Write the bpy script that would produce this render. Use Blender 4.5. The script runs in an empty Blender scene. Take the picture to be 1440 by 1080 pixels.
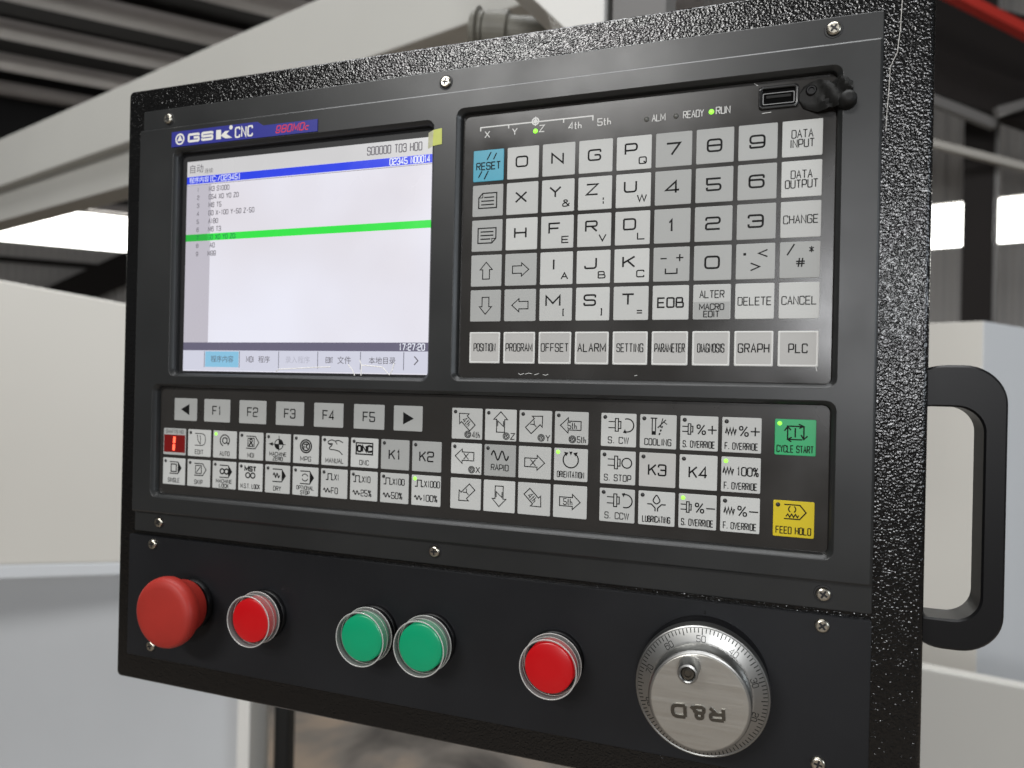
import bpy, bmesh, math, random
from mathutils import Vector, Matrix
from mathutils.geometry import tessellate_polygon
random.seed(7)
sc = bpy.context.scene
C = sc.collection
Z0 = 1.5            # height of the panel's datum above the floor
MM = 0.001

# ------------------------------------------------------------------ camera
cam = bpy.data.cameras.new('camera')
cam.sensor_width = 36.0
cam.lens = 995.86 / 1440 * 36.0
cam.clip_start = 0.02
cam.clip_end = 200
cam.dof.use_dof = True
cam.dof.focus_distance = 0.345
cam.dof.aperture_fstop = 8.4
co = bpy.data.objects.new('camera', cam)
C.objects.link(co)
R = ((0.94368979, -0.02188189, 0.33010719), (0.02022722, 0.99975973, 0.00844699), (-0.33021271, -0.00129419, 0.94390566))
rt = Vector((R[0][0], R[0][2], -R[0][1]))
up = -Vector((R[1][0], R[1][2], -R[1][1]))
bk = -Vector((R[2][0], R[2][2], -R[2][1]))
CAM = Vector((7.6099 * 19 * MM, -18.1297 * 19 * MM, Z0 - 6.4496 * 19 * MM))
co.matrix_world = Matrix.Translation(CAM) @ Matrix((rt, up, bk)).transposed().to_4x4()
sc.camera = co

# ------------------------------------------------------------------ world and lamps
w = bpy.data.worlds.new('World')
sc.world = w
w.use_nodes = True
w.node_tree.nodes['Background'].inputs[0].default_value = (0.92, 0.96, 1.0, 1)
w.node_tree.nodes['Background'].inputs[1].default_value = 0.11

def area(name, loc, target, sx, sy, watts, col):
    l = bpy.data.lights.new(name, 'AREA')
    l.shape = 'RECTANGLE'; l.size = sx; l.size_y = sy; l.energy = watts; l.color = col
    o = bpy.data.objects.new(name, l)
    o.location = loc
    o.rotation_euler = (Vector(target) - Vector(loc)).to_track_quat('-Z', 'Y').to_euler()
    C.objects.link(o)
    return o
# tall windows of the hall behind the photographer, and the skylights overhead
area('hall_window_light', (-1.45, -4.6, 4.05), (0.0, 0, 1.4), 2.0, 0.55, 165, (1.0, 0.99, 0.97))
area('side_window_light', (0.85, -4.4, 1.95), (0.1, 0.2, 1.35), 0.8, 0.6, 56, (0.97, 0.98, 1.0))
area('east_window_light', (4.3, -1.7, 2.0), (0.0, 0.0, 1.35), 1.5, 1.3, 55, (0.86, 0.93, 1.0))
area('skylight', (-0.5, 0.2, 5.9), (-0.5, 0.6, 0), 5.0, 3.0, 390, (0.98, 0.99, 1.0))
sc.view_settings.view_transform = 'Standard'
sc.view_settings.look = 'None'
sc.view_settings.exposure = 0.0
sc.view_settings.gamma = 1.0
sc.view_settings.use_curve_mapping = False
sc.cycles.use_denoising = True
sc.cycles.max_bounces = 6

# ------------------------------------------------------------------ materials
def srgb(r, g, b):
    f = lambda c: ((c / 255 + 0.055) / 1.055) ** 2.4 if c > 10 else c / 255 / 12.92
    return (f(r), f(g), f(b), 1)
MATS = {}
def mat(name, col, rough=0.5, metal=0.0, spec=0.5, emit=None, es=0.0, trans=0.0, ior=1.45,
        noise=None, bump=None, coat=0.0, coat_rough=0.1, wear=None):
    """noise=(scale, amount, detail): colour variation; bump=(scale, strength, distance, detail)"""
    m = bpy.data.materials.new(name)
    m.use_nodes = True
    nt = m.node_tree
    b = nt.nodes['Principled BSDF']
    b.inputs['Base Color'].default_value = col
    b.inputs['Roughness'].default_value = rough
    b.inputs['Metallic'].default_value = metal
    b.inputs['Specular IOR Level'].default_value = spec
    b.inputs['IOR'].default_value = ior
    b.inputs['Transmission Weight'].default_value = trans
    b.inputs['Coat Weight'].default_value = coat
    b.inputs['Coat Roughness'].default_value = coat_rough
    if emit:
        b.inputs['Emission Color'].default_value = emit
        b.inputs['Emission Strength'].default_value = es
    if noise or bump or wear:
        tc = nt.nodes.new('ShaderNodeTexCoord')
    if noise:
        n = nt.nodes.new('ShaderNodeTexNoise')
        n.inputs['Scale'].default_value = noise[0]
        n.inputs['Detail'].default_value = noise[2]
        nt.links.new(tc.outputs['Object'], n.inputs['Vector'])
        mx = nt.nodes.new('ShaderNodeMix'); mx.data_type = 'RGBA'
        a = noise[1]
        mx.inputs['A'].default_value = (col[0] * (1 - a), col[1] * (1 - a), col[2] * (1 - a), 1)
        mx.inputs['B'].default_value = (min(1, col[0] * (1 + a)), min(1, col[1] * (1 + a)), min(1, col[2] * (1 + a)), 1)
        nt.links.new(n.outputs['Fac'], mx.inputs['Factor'])
        nt.links.new(mx.outputs['Result'], b.inputs['Base Color'])
    if wear:  # (scale, amount): uneven gloss from handling
        n = nt.nodes.new('ShaderNodeTexNoise')
        n.inputs['Scale'].default_value = wear[0]
        n.inputs['Detail'].default_value = 5
        nt.links.new(tc.outputs['Object'], n.inputs['Vector'])
        mr = nt.nodes.new('ShaderNodeMapRange')
        mr.inputs['From Min'].default_value = 0.3; mr.inputs['From Max'].default_value = 0.7
        mr.inputs['To Min'].default_value = max(0.02, rough - wear[1]); mr.inputs['To Max'].default_value = min(1, rough + wear[1])
        nt.links.new(n.outputs['Fac'], mr.inputs['Value'])
        nt.links.new(mr.outputs['Result'], b.inputs['Roughness'])
    if bump:
        n = nt.nodes.new('ShaderNodeTexNoise')
        n.inputs['Scale'].default_value = bump[0]
        n.inputs['Detail'].default_value = bump[3]
        nt.links.new(tc.outputs['Object'], n.inputs['Vector'])
        bp = nt.nodes.new('ShaderNodeBump')
        bp.inputs['Strength'].default_value = bump[1]
        bp.inputs['Distance'].default_value = bump[2]
        nt.links.new(n.outputs['Fac'], bp.inputs['Height'])
        nt.links.new(bp.outputs['Normal'], b.inputs['Normal'])
    MATS[name] = m
    return m

M_wrinkle = mat('black_hammer_paint', (0.0035, 0.0033, 0.0032, 1), 0.17, spec=0.52, bump=(1080, 1.0, 0.00026, 0.5))
M_bezel = mat('dark_grey_satin_paint', (0.0175, 0.0182, 0.0182, 1), 0.35, spec=0.46, bump=(2600, 0.12, 0.0001, 2), wear=(14, 0.07), noise=(11, 0.22, 6))
M_plate = mat('blue_black_plate_paint', (0.0105, 0.011, 0.0125, 1), 0.40, spec=0.28, bump=(2400, 0.10, 0.0001, 2), wear=(9, 0.10), noise=(9, 0.3, 6))
M_handle = mat('black_handle_plastic', (0.0045, 0.0045, 0.005, 1), 0.38, spec=0.26, bump=(1800, 0.10, 0.0001, 2))
M_film = mat('dark_membrane_film', (0.028, 0.026, 0.024, 1), 0.22, spec=0.5, wear=(16, 0.10), noise=(40, 0.12, 3))
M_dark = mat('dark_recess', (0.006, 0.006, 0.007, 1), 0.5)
M_white = mat('white_key', (0.485, 0.49, 0.475, 1), 0.45, spec=0.35, wear=(60, 0.06), noise=(70, 0.035, 4))
M_grey = mat('grey_key', (0.355, 0.36, 0.35, 1), 0.45, spec=0.35, wear=(60, 0.06), noise=(70, 0.04, 4))
M_mid = mat('pale_grey_key', (0.43, 0.425, 0.41, 1), 0.45, spec=0.35, wear=(60, 0.06), noise=(70, 0.04, 4))
M_kblue = mat('blue_key', (0.042, 0.31, 0.43, 1), 0.3, noise=(70, 0.05, 4))
M_kgreen = mat('green_key', (0.022, 0.35, 0.125, 1), 0.3, noise=(70, 0.05, 4))
M_kyel = mat('yellow_key', (0.58, 0.45, 0.012, 1), 0.3, noise=(70, 0.05, 4))
M_ink = mat('black_print', (0.008, 0.008, 0.008, 1), 0.5, spec=0.12)
M_inkgrey = mat('grey_print', (0.12, 0.12, 0.12, 1), 0.4)
M_inkwhite = mat('white_print', (0.62, 0.62, 0.60, 1), 0.4)
M_rim = mat('pale_key_border', (0.60, 0.60, 0.58, 1), 0.4)
M_steel = mat('screw_steel', (0.50, 0.47, 0.40, 1), 0.28, metal=1.0, bump=(1500, 0.3, 0.0001, 2))
M_alu = mat('brushed_aluminium', (0.50, 0.49, 0.455, 1), 0.34, metal=1.0)
M_alu2 = mat('turned_aluminium', (0.33, 0.33, 0.32, 1), 0.34, metal=1.0)
M_chrome = mat('dark_polished_letters', (0.16, 0.155, 0.14, 1), 0.22, metal=1.0)
M_red = mat('red_mushroom_plastic', (0.31, 0.021, 0.014, 1), 0.5, spec=0.4, noise=(45, 0.22, 5), bump=(900, 0.15, 0.0001, 3))
M_redlens = mat('red_lens', (0.34, 0.002, 0.004, 1), 0.3, emit=(0.55, 0.0, 0.004, 1), es=0.22)
M_grnlens = mat('green_lens', (0.002, 0.22, 0.10, 1), 0.28, emit=(0.0, 0.30, 0.13, 1), es=0.22)
M_clear = mat('clear_plastic_ring', (0.55, 0.55, 0.53, 1), 0.12, spec=1.0)
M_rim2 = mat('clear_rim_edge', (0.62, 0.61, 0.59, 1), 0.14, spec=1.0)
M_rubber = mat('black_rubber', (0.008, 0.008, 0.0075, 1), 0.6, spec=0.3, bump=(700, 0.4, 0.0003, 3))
M_tape = mat('yellow_green_tape', (0.48, 0.52, 0.10, 1), 0.45, noise=(200, 0.1, 3))
M_tapefade = mat('faded_tape', (0.55, 0.55, 0.38, 1), 0.4, noise=(300, 0.25, 3))
M_fibre = mat('white_fibre', (0.8, 0.78, 0.74, 1), 0.5)
M_blue = mat('blue_badge', (0.030, 0.034, 0.26, 1), 0.3, noise=(60, 0.1, 3))
M_redink = mat('red_print', (0.60, 0.02, 0.06, 1), 0.4)
M_badgewhite = mat('badge_white', (0.74, 0.73, 0.68, 1), 0.35)
M_led = mat('lit_green_led', (0.2, 0.8, 0.1, 1), 0.3, emit=(0.33, 0.95, 0.05, 1), es=1.15)
M_ledoff = mat('dark_led', (0.02, 0.02, 0.02, 1), 0.4)
M_leddim = mat('unlit_panel_led', (0.12, 0.12, 0.11, 1), 0.4)
M_segred = mat('lit_red_segment', (0.5, 0.02, 0.01, 1), 0.3, emit=(1.0, 0.10, 0.05, 1), es=2.6)
M_segglass = mat('red_display_glass', (0.10, 0.005, 0.005, 1), 0.3, emit=(0.32, 0.004, 0.003, 1), es=0.2)
M_usb = mat('usb_metal', (0.16, 0.16, 0.16, 1), 0.5, metal=1.0)
M_void = mat('socket_inside', (0.004, 0.004, 0.004, 1), 0.95, spec=0.05)  # flat socket floor, the shade of its depth put into the colour
M_usbframe = mat('usb_black_plastic', (0.01, 0.01, 0.01, 1), 0.25)
def scr(name, r, g, b, s=1.0):
    return mat(name, (0.02, 0.02, 0.02, 1), 0.26, spec=0.6, wear=(22, 0.12), emit=srgb(r, g, b), es=s)
M_lcd = scr('lcd_page', 220, 217, 226, 1.0)
def uneven(m, c0, c1, scale):      # uneven backlight
    nt = m.node_tree; b = nt.nodes['Principled BSDF']
    tc = nt.nodes.new('ShaderNodeTexCoord'); n = nt.nodes.new('ShaderNodeTexNoise'); n.inputs['Scale'].default_value = scale; n.inputs['Detail'].default_value = 2
    r = nt.nodes.new('ShaderNodeValToRGB'); r.color_ramp.elements[0].position = 0.35; r.color_ramp.elements[1].position = 0.65
    r.color_ramp.elements[0].color = c0; r.color_ramp.elements[1].color = c1
    nt.links.new(tc.outputs['Object'], n.inputs['Vector']); nt.links.new(n.outputs['Fac'], r.inputs['Fac']); nt.links.new(r.outputs['Color'], b.inputs['Emission Color'])
uneven(M_lcd, srgb(221, 217, 224), srgb(231, 231, 243), 9)
M_lcdtop = scr('lcd_header', 208, 207, 208, 0.95)
M_lcdnum = scr('lcd_line_numbers', 188, 184, 194)
M_lcdblue = scr('lcd_blue_bar', 22, 56, 228)
M_lcdgreen = scr('lcd_green_line', 36, 226, 62)
M_lcdgreen2 = scr('lcd_green_number', 20, 178, 52)
M_lcdstat = scr('lcd_status_strip', 98, 94, 116)
M_lcdsoft = scr('lcd_softkey', 206, 207, 222)
M_lcdsel = scr('lcd_selected_softkey', 132, 190, 220)
M_lcdline = scr('lcd_divider', 118, 118, 132)
M_lcdtxt = scr('lcd_dark_text', 84, 80, 88)
M_lcdtxtw = scr('lcd_white_text', 236, 240, 250)
M_lcdtxtg = scr('lcd_grey_text', 176, 176, 190)
M_lcdtxtb = scr('lcd_text_on_green', 20, 110, 70)

def vary(m, amt):        # no two keys are quite the same tone
    nt = m.node_tree; b = nt.nodes['Principled BSDF']
    src = b.inputs['Base Color'].links[0].from_socket
    oi = nt.nodes.new('ShaderNodeObjectInfo'); mr = nt.nodes.new('ShaderNodeMapRange')
    mr.inputs['To Min'].default_value = 1 - amt; mr.inputs['To Max'].default_value = 1 + amt
    nt.links.new(oi.outputs['Random'], mr.inputs['Value'])
    vm = nt.nodes.new('ShaderNodeVectorMath'); vm.operation = 'SCALE'
    nt.links.new(src, vm.inputs[0]); nt.links.new(mr.outputs['Result'], vm.inputs['Scale']); nt.links.new(vm.outputs['Vector'], b.inputs['Base Color'])
for m_ in (M_white, M_grey, M_mid): vary(m_, 0.075)
# setting
M_cream = mat('cream_machine_paint', (0.53, 0.515, 0.475, 1), 0.45, noise=(1.6, 0.06, 3), bump=(220, 0.05, 0.001, 2))
M_beam = mat('beige_beam_paint', (0.45, 0.445, 0.415, 1), 0.45, noise=(3, 0.07, 4), bump=(260, 0.10, 0.001, 2))
M_pale = mat('pale_blue_grey_paint', (0.52, 0.54, 0.56, 1), 0.4, noise=(2, 0.08, 3))
M_lower = mat('blue_grey_paint', (0.47, 0.485, 0.50, 1), 0.38, noise=(2.5, 0.12, 3))
M_wall = mat('grey_wall_sheet', (0.50, 0.485, 0.47, 1), 0.6, noise=(0.6, 0.12, 3))
M_roof = mat('dark_roof', (0.012, 0.010, 0.010, 1), 0.8)
M_purlin = mat('galvanised_purlin', (0.46, 0.43, 0.42, 1), 0.5, noise=(1.5, 0.2, 4))
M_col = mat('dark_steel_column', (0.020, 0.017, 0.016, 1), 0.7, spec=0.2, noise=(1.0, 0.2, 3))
M_steelgrey = mat('grey_steel', (0.16, 0.155, 0.15, 1), 0.6)
M_redsteel = mat('red_crane_rail', (0.45, 0.03, 0.02, 1), 0.5)
M_lightsteel = mat('pale_steel', (0.50, 0.48, 0.44, 1), 0.5)
M_floor = mat('concrete_floor', (0.16, 0.132, 0.108, 1), 0.7, noise=(2.6, 0.98, 7))
M_window = mat('window_daylight', (0.8, 0.8, 0.8, 1), 0.5, emit=(1.0, 0.99, 0.93, 1), es=6.5)
M_armwhite = mat('white_arm_paint', (0.62, 0.61, 0.58, 1), 0.45, noise=(12, 0.04, 3))
M_cast = mat('grey_cast_metal', (0.17, 0.165, 0.14, 1), 0.55, noise=(30, 0.3, 4))

# brushed disc of the handwheel: fine streaks along X
def brushed(m):
    nt = m.node_tree; b = nt.nodes['Principled BSDF']
    tc = nt.nodes.new('ShaderNodeTexCoord'); mp = nt.nodes.new('ShaderNodeMapping')
    mp.inputs['Scale'].default_value = (22, 1, 900)
    n = nt.nodes.new('ShaderNodeTexNoise'); n.inputs['Scale'].default_value = 1.0; n.inputs['Detail'].default_value = 4
    nt.links.new(tc.outputs['Object'], mp.inputs['Vector']); nt.links.new(mp.outputs['Vector'], n.inputs['Vector'])
    bp = nt.nodes.new('ShaderNodeBump'); bp.inputs['Strength'].default_value = 0.6; bp.inputs['Distance'].default_value = 0.00003
    nt.links.new(n.outputs['Fac'], bp.inputs['Height']); nt.links.new(bp.outputs['Normal'], b.inputs['Normal'])
    mr = nt.nodes.new('ShaderNodeMapRange'); mr.inputs['To Min'].default_value = 0.26; mr.inputs['To Max'].default_value = 0.5
    nt.links.new(n.outputs['Fac'], mr.inputs['Value']); nt.links.new(mr.outputs['Result'], b.inputs['Roughness'])
brushed(M_alu)
def thin_clear(m, solid):
    nt = m.node_tree; b = nt.nodes['Principled BSDF']; out = nt.nodes['Material Output']
    t = nt.nodes.new('ShaderNodeBsdfTransparent'); t.inputs[0].default_value = (0.93, 0.93, 0.92, 1)
    mx = nt.nodes.new('ShaderNodeMixShader'); mx.inputs[0].default_value = solid
    nt.links.new(t.outputs[0], mx.inputs[1]); nt.links.new(b.outputs[0], mx.inputs[2]); nt.links.new(mx.outputs[0], out.inputs[0])
thin_clear(M_clear, 0.13)
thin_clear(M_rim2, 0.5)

# corrugated sheet for the far wall (fine relief only)
def corrugate(m, scale):
    nt = m.node_tree; b = nt.nodes['Principled BSDF']
    tc = nt.nodes.new('ShaderNodeTexCoord'); wv = nt.nodes.new('ShaderNodeTexWave')
    wv.inputs['Scale'].default_value = scale
    nt.links.new(tc.outputs['Object'], wv.inputs['Vector'])
    bp = nt.nodes.new('ShaderNodeBump'); bp.inputs['Strength'].default_value = 0.8; bp.inputs['Distance'].default_value = 0.03
    nt.links.new(wv.outputs['Fac'], bp.inputs['Height']); nt.links.new(bp.outputs['Normal'], b.inputs['Normal'])
corrugate(M_wall, 2.2)
def blotchy(m, c0, c1, scale):
    nt = m.node_tree; b = nt.nodes['Principled BSDF']
    tc = nt.nodes.new('ShaderNodeTexCoord'); n = nt.nodes.new('ShaderNodeTexNoise'); n.inputs['Scale'].default_value = scale; n.inputs['Detail'].default_value = 6; n.inputs['Distortion'].default_value = 0.8
    r = nt.nodes.new('ShaderNodeValToRGB'); r.color_ramp.elements[0].position = 0.36; r.color_ramp.elements[1].position = 0.66
    r.color_ramp.elements[0].color = c0; r.color_ramp.elements[1].color = c1
    e = r.color_ramp.elements.new(0.5); e.color = (0.17, 0.15, 0.13, 1)
    nt.links.new(tc.outputs['Object'], n.inputs['Vector']); nt.links.new(n.outputs['Fac'], r.inputs['Fac']); nt.links.new(r.outputs['Color'], b.inputs['Base Color'])
blotchy(M_floor, (0.03, 0.026, 0.024, 1), (0.34, 0.26, 0.19, 1), 1.9)

# ------------------------------------------------------------------ mesh helpers (panel millimetres: x right, z up, w out of the panel)
WL = {}
def wp(x, z, wv): return Vector((x * MM, -wv * MM, Z0 + z * MM))
class G:
    def __init__(s): s.v = []; s.f = []; s.mi = []; s.m = 0
    def pts(s, L):
        i = len(s.v); s.v += L; return list(range(i, i + len(L)))
    def face(s, idx): s.f.append(idx); s.mi.append(s.m)
    def loft(s, loops, cap0=False, cap1=True):
        L = [s.pts([(p[0], p[1], wv) for p in pts]) for pts, wv in loops]
        n = len(L[0])
        for a, b in zip(L, L[1:]):
            for i in range(n):
                j = (i + 1) % n
                s.face([a[i], a[j], b[j], b[i]])
        if cap1: s.face(L[-1][:])
        if cap0: s.face(L[0][::-1])
        return L
    def lathe(s, cx, cz, prof, n=40, cap=True):
        loops = []
        for r, wv in prof:
            loops.append(([(cx + r * math.cos(2 * math.pi * i / n), cz + r * math.sin(2 * math.pi * i / n)) for i in range(n)], wv))
        s.loft(loops, False, cap)
    def box(s, x0, z0, w0, x1, z1, w1, bev=0.0):
        if bev <= 0:
            s.loft([(rect(x0, z0, x1, z1), w0), (rect(x0, z0, x1, z1), w1)], True, True)
        else:
            b = bev
            s.loft([(rect(x0, z0, x1, z1), w0), (rect(x0, z0, x1, z1), w1 - b), (rect(x0 + b, z0 + b, x1 - b, z1 - b), w1)], True, True)
    def poly(s, P, wv): s.face(s.pts([(p[0], p[1], wv) for p in P]))
    def tube(s, path, r, n=6):
        rings = []
        for i, p in enumerate(path):
            a = Vector(path[max(0, i - 1)]); b = Vector(path[min(len(path) - 1, i + 1)])
            t = (b - a).normalized()
            u = t.cross(Vector((0.13, 0.2, 1))).normalized(); v2 = t.cross(u)
            rr = r if not isinstance(r, (list, tuple)) else r[i]
            rings.append(s.pts([tuple(Vector(p) + u * rr * math.cos(2 * math.pi * k / n) + v2 * rr * math.sin(2 * math.pi * k / n)) for k in range(n)]))
        for a, b in zip(rings, rings[1:]):
            for i in range(n):
                j = (i + 1) % n
                s.face([a[i], b[i], b[j], a[j]])
        s.face(rings[0]); s.face(rings[-1][::-1])
    def mesh(s, name, mats, org, smooth=None):
        me = bpy.data.meshes.new(name)
        o = Vector(org)
        me.from_pydata([((x - o[0]) * MM, -(wv - o[2]) * MM, (z - o[1]) * MM) for x, z, wv in s.v], [], s.f)
        for m in (mats if isinstance(mats, (list, tuple)) else [mats]): me.materials.append(m)
        me.polygons.foreach_set('material_index', s.mi)
        if smooth:
            me.update()
            me.set_sharp_from_angle(angle=math.radians(smooth))
            me.polygons.foreach_set('use_smooth', [len(f) <= 4 for f in s.f])
        me.update()
        return me
    def build(s, name, mats, parent, org, smooth=None, label=None):
        return place(name, s.mesh(name, mats, org, smooth), parent, org, label)
def place(name, me, parent, org, label=None):
    o = bpy.data.objects.new(name, me)
    C.objects.link(o)
    W = wp(*org)
    o.location = W - (WL[parent.name] if parent else Vector((0, 0, 0)))
    if parent: o.parent = parent
    WL[o.name] = W
    if label: o['label'] = label
    return o
def thing(name, label, cat, loc, group=None):
    o = bpy.data.objects.new(name, None)
    o.empty_display_size = 0.05
    o.location = loc
    C.objects.link(o)
    o['label'] = label; o['category'] = cat
    if group: o['group'] = group
    WL[o.name] = Vector(loc)
    return o
def tag(o, label, cat, group=None):
    o['label'] = label; o['category'] = cat
    if group: o['group'] = group
    return o
def rect(x0, z0, x1, z1): return [(x0, z0), (x1, z0), (x1, z1), (x0, z1)]
def rrect(x0, z0, x1, z1, r, n=6):
    out = []
    for cx, cz, a0 in ((x1 - r, z0 + r, -90), (x1 - r, z1 - r, 0), (x0 + r, z1 - r, 90), (x0 + r, z0 + r, 180)):
        for i in range(n + 1):
            a = math.radians(a0 + 90 * i / n)
            out.append((cx + r * math.cos(a), cz + r * math.sin(a)))
    return out
def ring_pts(cx, cz, r, n=24, a0=0, a1=360):
    full = abs(a1 - a0) >= 360
    k = n if full else n + 1
    return [(cx + r * math.cos(math.radians(a0 + (a1 - a0) * i / n)), cz + r * math.sin(math.radians(a0 + (a1 - a0) * i / n))) for i in range(k)]

# ------------------------------------------------------------------ stroke lettering
FONT = {'A': '!00 48 80|13 73', 'B': '00 08|08 78 74 04|04 84 80 00', 'C': '86 88 08 00 80 82', 'D': '00 08|08 88 80 00',
 'E': '!88 08 00 80|04 74', 'F': '!88 08 00|04 74', 'G': '86 88 08 00 80 84 44', 'H': '00 08|80 88|04 84', 'I': '40 48',
 'J': '88 80 00 02', 'K': '00 08|!88 03|!35 80', 'L': '!08 00 80', 'M': '!00 08 42 88 80', 'N': '!00 08 80 88',
 'O': 'o08 88 80 00', 'P': '00 08|08 88 83 03', 'Q': 'o08 88 80 00|!53 80', 'R': '00 08|08 88 84 04|!44 80',
 'S': '86 88 08 04 84 80 00 02', 'T': '08 88|48 40', 'U': '08 00 80 88', 'V': '!08 40 88', 'W': '!08 20 48 60 88',
 'X': '!08 80|!00 88', 'Y': '!08 44 88|44 40', 'Z': '!08 88 00 80', '0': 'o08 88 80 00', '1': '!26 48 40',
 '2': '06 08 88 84 04 00|00 80', '3': '06 08 88 80 00 02|24 84', '4': '!60 68 02 82', '5': '!88 08 04|04 84 80 00 02',
 '6': '86 88 08 00 80 85 05', '7': '!08 88 30', '8': 'o08 88 80 00|04 84', '9': '02 00 80 88 08 03 83',
 '%': '!10 78|o08 38 35 05|o53 83 80 50', '+': '41 47|14 74', '-': '14 74', '/': '!10 78', '#': '!20 38|!50 68|03 83|05 85',
 '*': '!26 62|!22 66|44 47|44 41', '&': '80 17 28 58 66 03 00 60 84', '^': 'o18 58 54 14|o04 64 60 00|!44 80', '[': '!58 28 20 50', ']': '!38 68 60 30', '=': '02 82|05 85',
 '<': '!78 14 70', '>': '!18 74 10', '.': '40 41', ',': '41 30', ':': '41 42|45 46', ';': '45 46|42 30', '|': '40 43|45 48',
 't': '38 30 60|15 65', 'h': '08 00|04 64 60', 'c': '64 04 00 60', '_': '04 00 80 84', ' ': '', '(': '58 38 30 50'}
NARROW = {'M': 1.28, 'W': 1.28, 'I': 0.25, '1': 0.7, '.': 0.3, ',': 0.3, ':': 0.3, ';': 0.3, '|': 0.3, 't': 0.75, 'h': 0.85, ' ': 0.6, '[': 0.5, ']': 0.5}
def rounded(P, r, closed):
    n = len(P)
    if n < 3: return P
    out = []
    rng = range(n) if closed else range(1, n - 1)
    if not closed: out.append(P[0])
    for i in rng:
        a, b, c = Vector(P[i - 1]), Vector(P[i]), Vector(P[(i + 1) % n])
        d = min(r, (a - b).length * 0.5, (c - b).length * 0.5)
        p = b + (a - b).normalized() * d; q = b + (c - b).normalized() * d
        for k in range(5):
            t = k / 4
            v = p * (1 - t) ** 2 + b * 2 * t * (1 - t) + q * t * t
            out.append((v.x, v.y))
    if not closed: out.append(P[-1])
    return out
class Ink(G):
    """flat print on a plane at height w; every stroke sits a hair above the last"""
    def __init__(s, wv, bold=1.42): super().__init__(); s.w0 = wv; s.bold = bold
    def nw(s):
        s.w0 += 0.006
        return s.w0
    def L(s, P, lw, closed=False):
        lw = lw * s.bold
        wv = s.nw(); n = len(P)
        P = [Vector(p) for p in P]
        lft = []; rgt = []
        for i in range(n):
            a = P[i - 1] if (i > 0 or closed) else None
            c = P[(i + 1) % n] if (i < n - 1 or closed) else None
            d1 = (P[i] - a).normalized() if a is not None and (P[i] - a).length > 1e-9 else None
            d2 = (c - P[i]).normalized() if c is not None and (c - P[i]).length > 1e-9 else None
            if d1 is None: d1 = d2
            if d2 is None: d2 = d1
            n1 = Vector((-d1.y, d1.x)); n2 = Vector((-d2.y, d2.x))
            m = n1 + n2
            if m.length < 1e-6: m = n1
            m.normalize()
            k = min(2.2, 1 / max(0.2, m.dot(n1)))
            o = m * lw * 0.5 * k
            lft.append(P[i] + o); rgt.append(P[i] - o)
        A = s.pts([(p.x, p.y, wv) for p in rgt]); B = s.pts([(p.x, p.y, wv) for p in lft])
        for i in range(n if closed else n - 1):
            j = (i + 1) % n
            s.face([A[i], A[j], B[j], B[i]])
    def P(s, P): s.poly(P, s.nw())
    def D(s, x, z, r, n=16): s.poly(ring_pts(x, z, r, n), s.nw())
    def Ci(s, x, z, r, lw, a0=0, a1=360, n=20): s.L(ring_pts(x, z, r, n, a0, a1), lw, abs(a1 - a0) >= 360)
    def T(s, txt, x, z, h, gw, lw, sp=None, rot=0, shear=0, rr=None, align='c'):
        sp = gw * 0.38 if sp is None else sp
        tot = sum(gw * NARROW.get(c, 1) for c in txt) + sp * (len(txt) - 1)
        cx = -tot / 2 if align == 'c' else (0 if align == 'l' else -tot)
        ca, sa = math.cos(math.radians(rot)), math.sin(math.radians(rot))
        rr = h * 0.22 if rr is None else rr
        if gw < 1.9: lw = lw * 0.86
        for ch in txt:
            g = gw * NARROW.get(ch, 1)
            for path in FONT[ch].split('|'):
                if not path: continue
                sharp = path[0] == '!'; cl = path[0] == 'o'
                if sharp or cl: path = path[1:]
                Q = [(cx + int(p[0]) / 8 * g, (int(p[1]) / 8 - 0.5) * h) for p in path.split()]
                if not sharp: Q = rounded(Q, min(rr, g * 0.45), cl)
                Q = [(q[0] + shear * q[1], q[1]) for q in Q]
                Q = [(x + q[0] * ca - q[1] * sa, z + q[0] * sa + q[1] * ca) for q in Q]
                s.L(Q, lw, cl)
            cx += g + sp
def cjk(txt, x, z, h, wv, parent, m, name='screen_text'):
    """Chinese screen text, from Blender's built-in font"""
    c = bpy.data.curves.new('t', 'FONT')
    c.body = txt; c.size = h * MM * 1.15
    o = bpy.data.objects.new('t', c); C.objects.link(o)
    me = bpy.data.meshes.new_from_object(o.evaluated_get(bpy.context.evaluated_depsgraph_get()))
    bpy.data.objects.remove(o); bpy.data.curves.remove(c)
    me.name = name
    for v in me.vertices: v.co = Vector((v.co.x, 0, v.co.y))
    me.materials.clear(); me.materials.append(m)
    return place(name, me, parent, (x, z - h * 0.42, wv))

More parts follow.
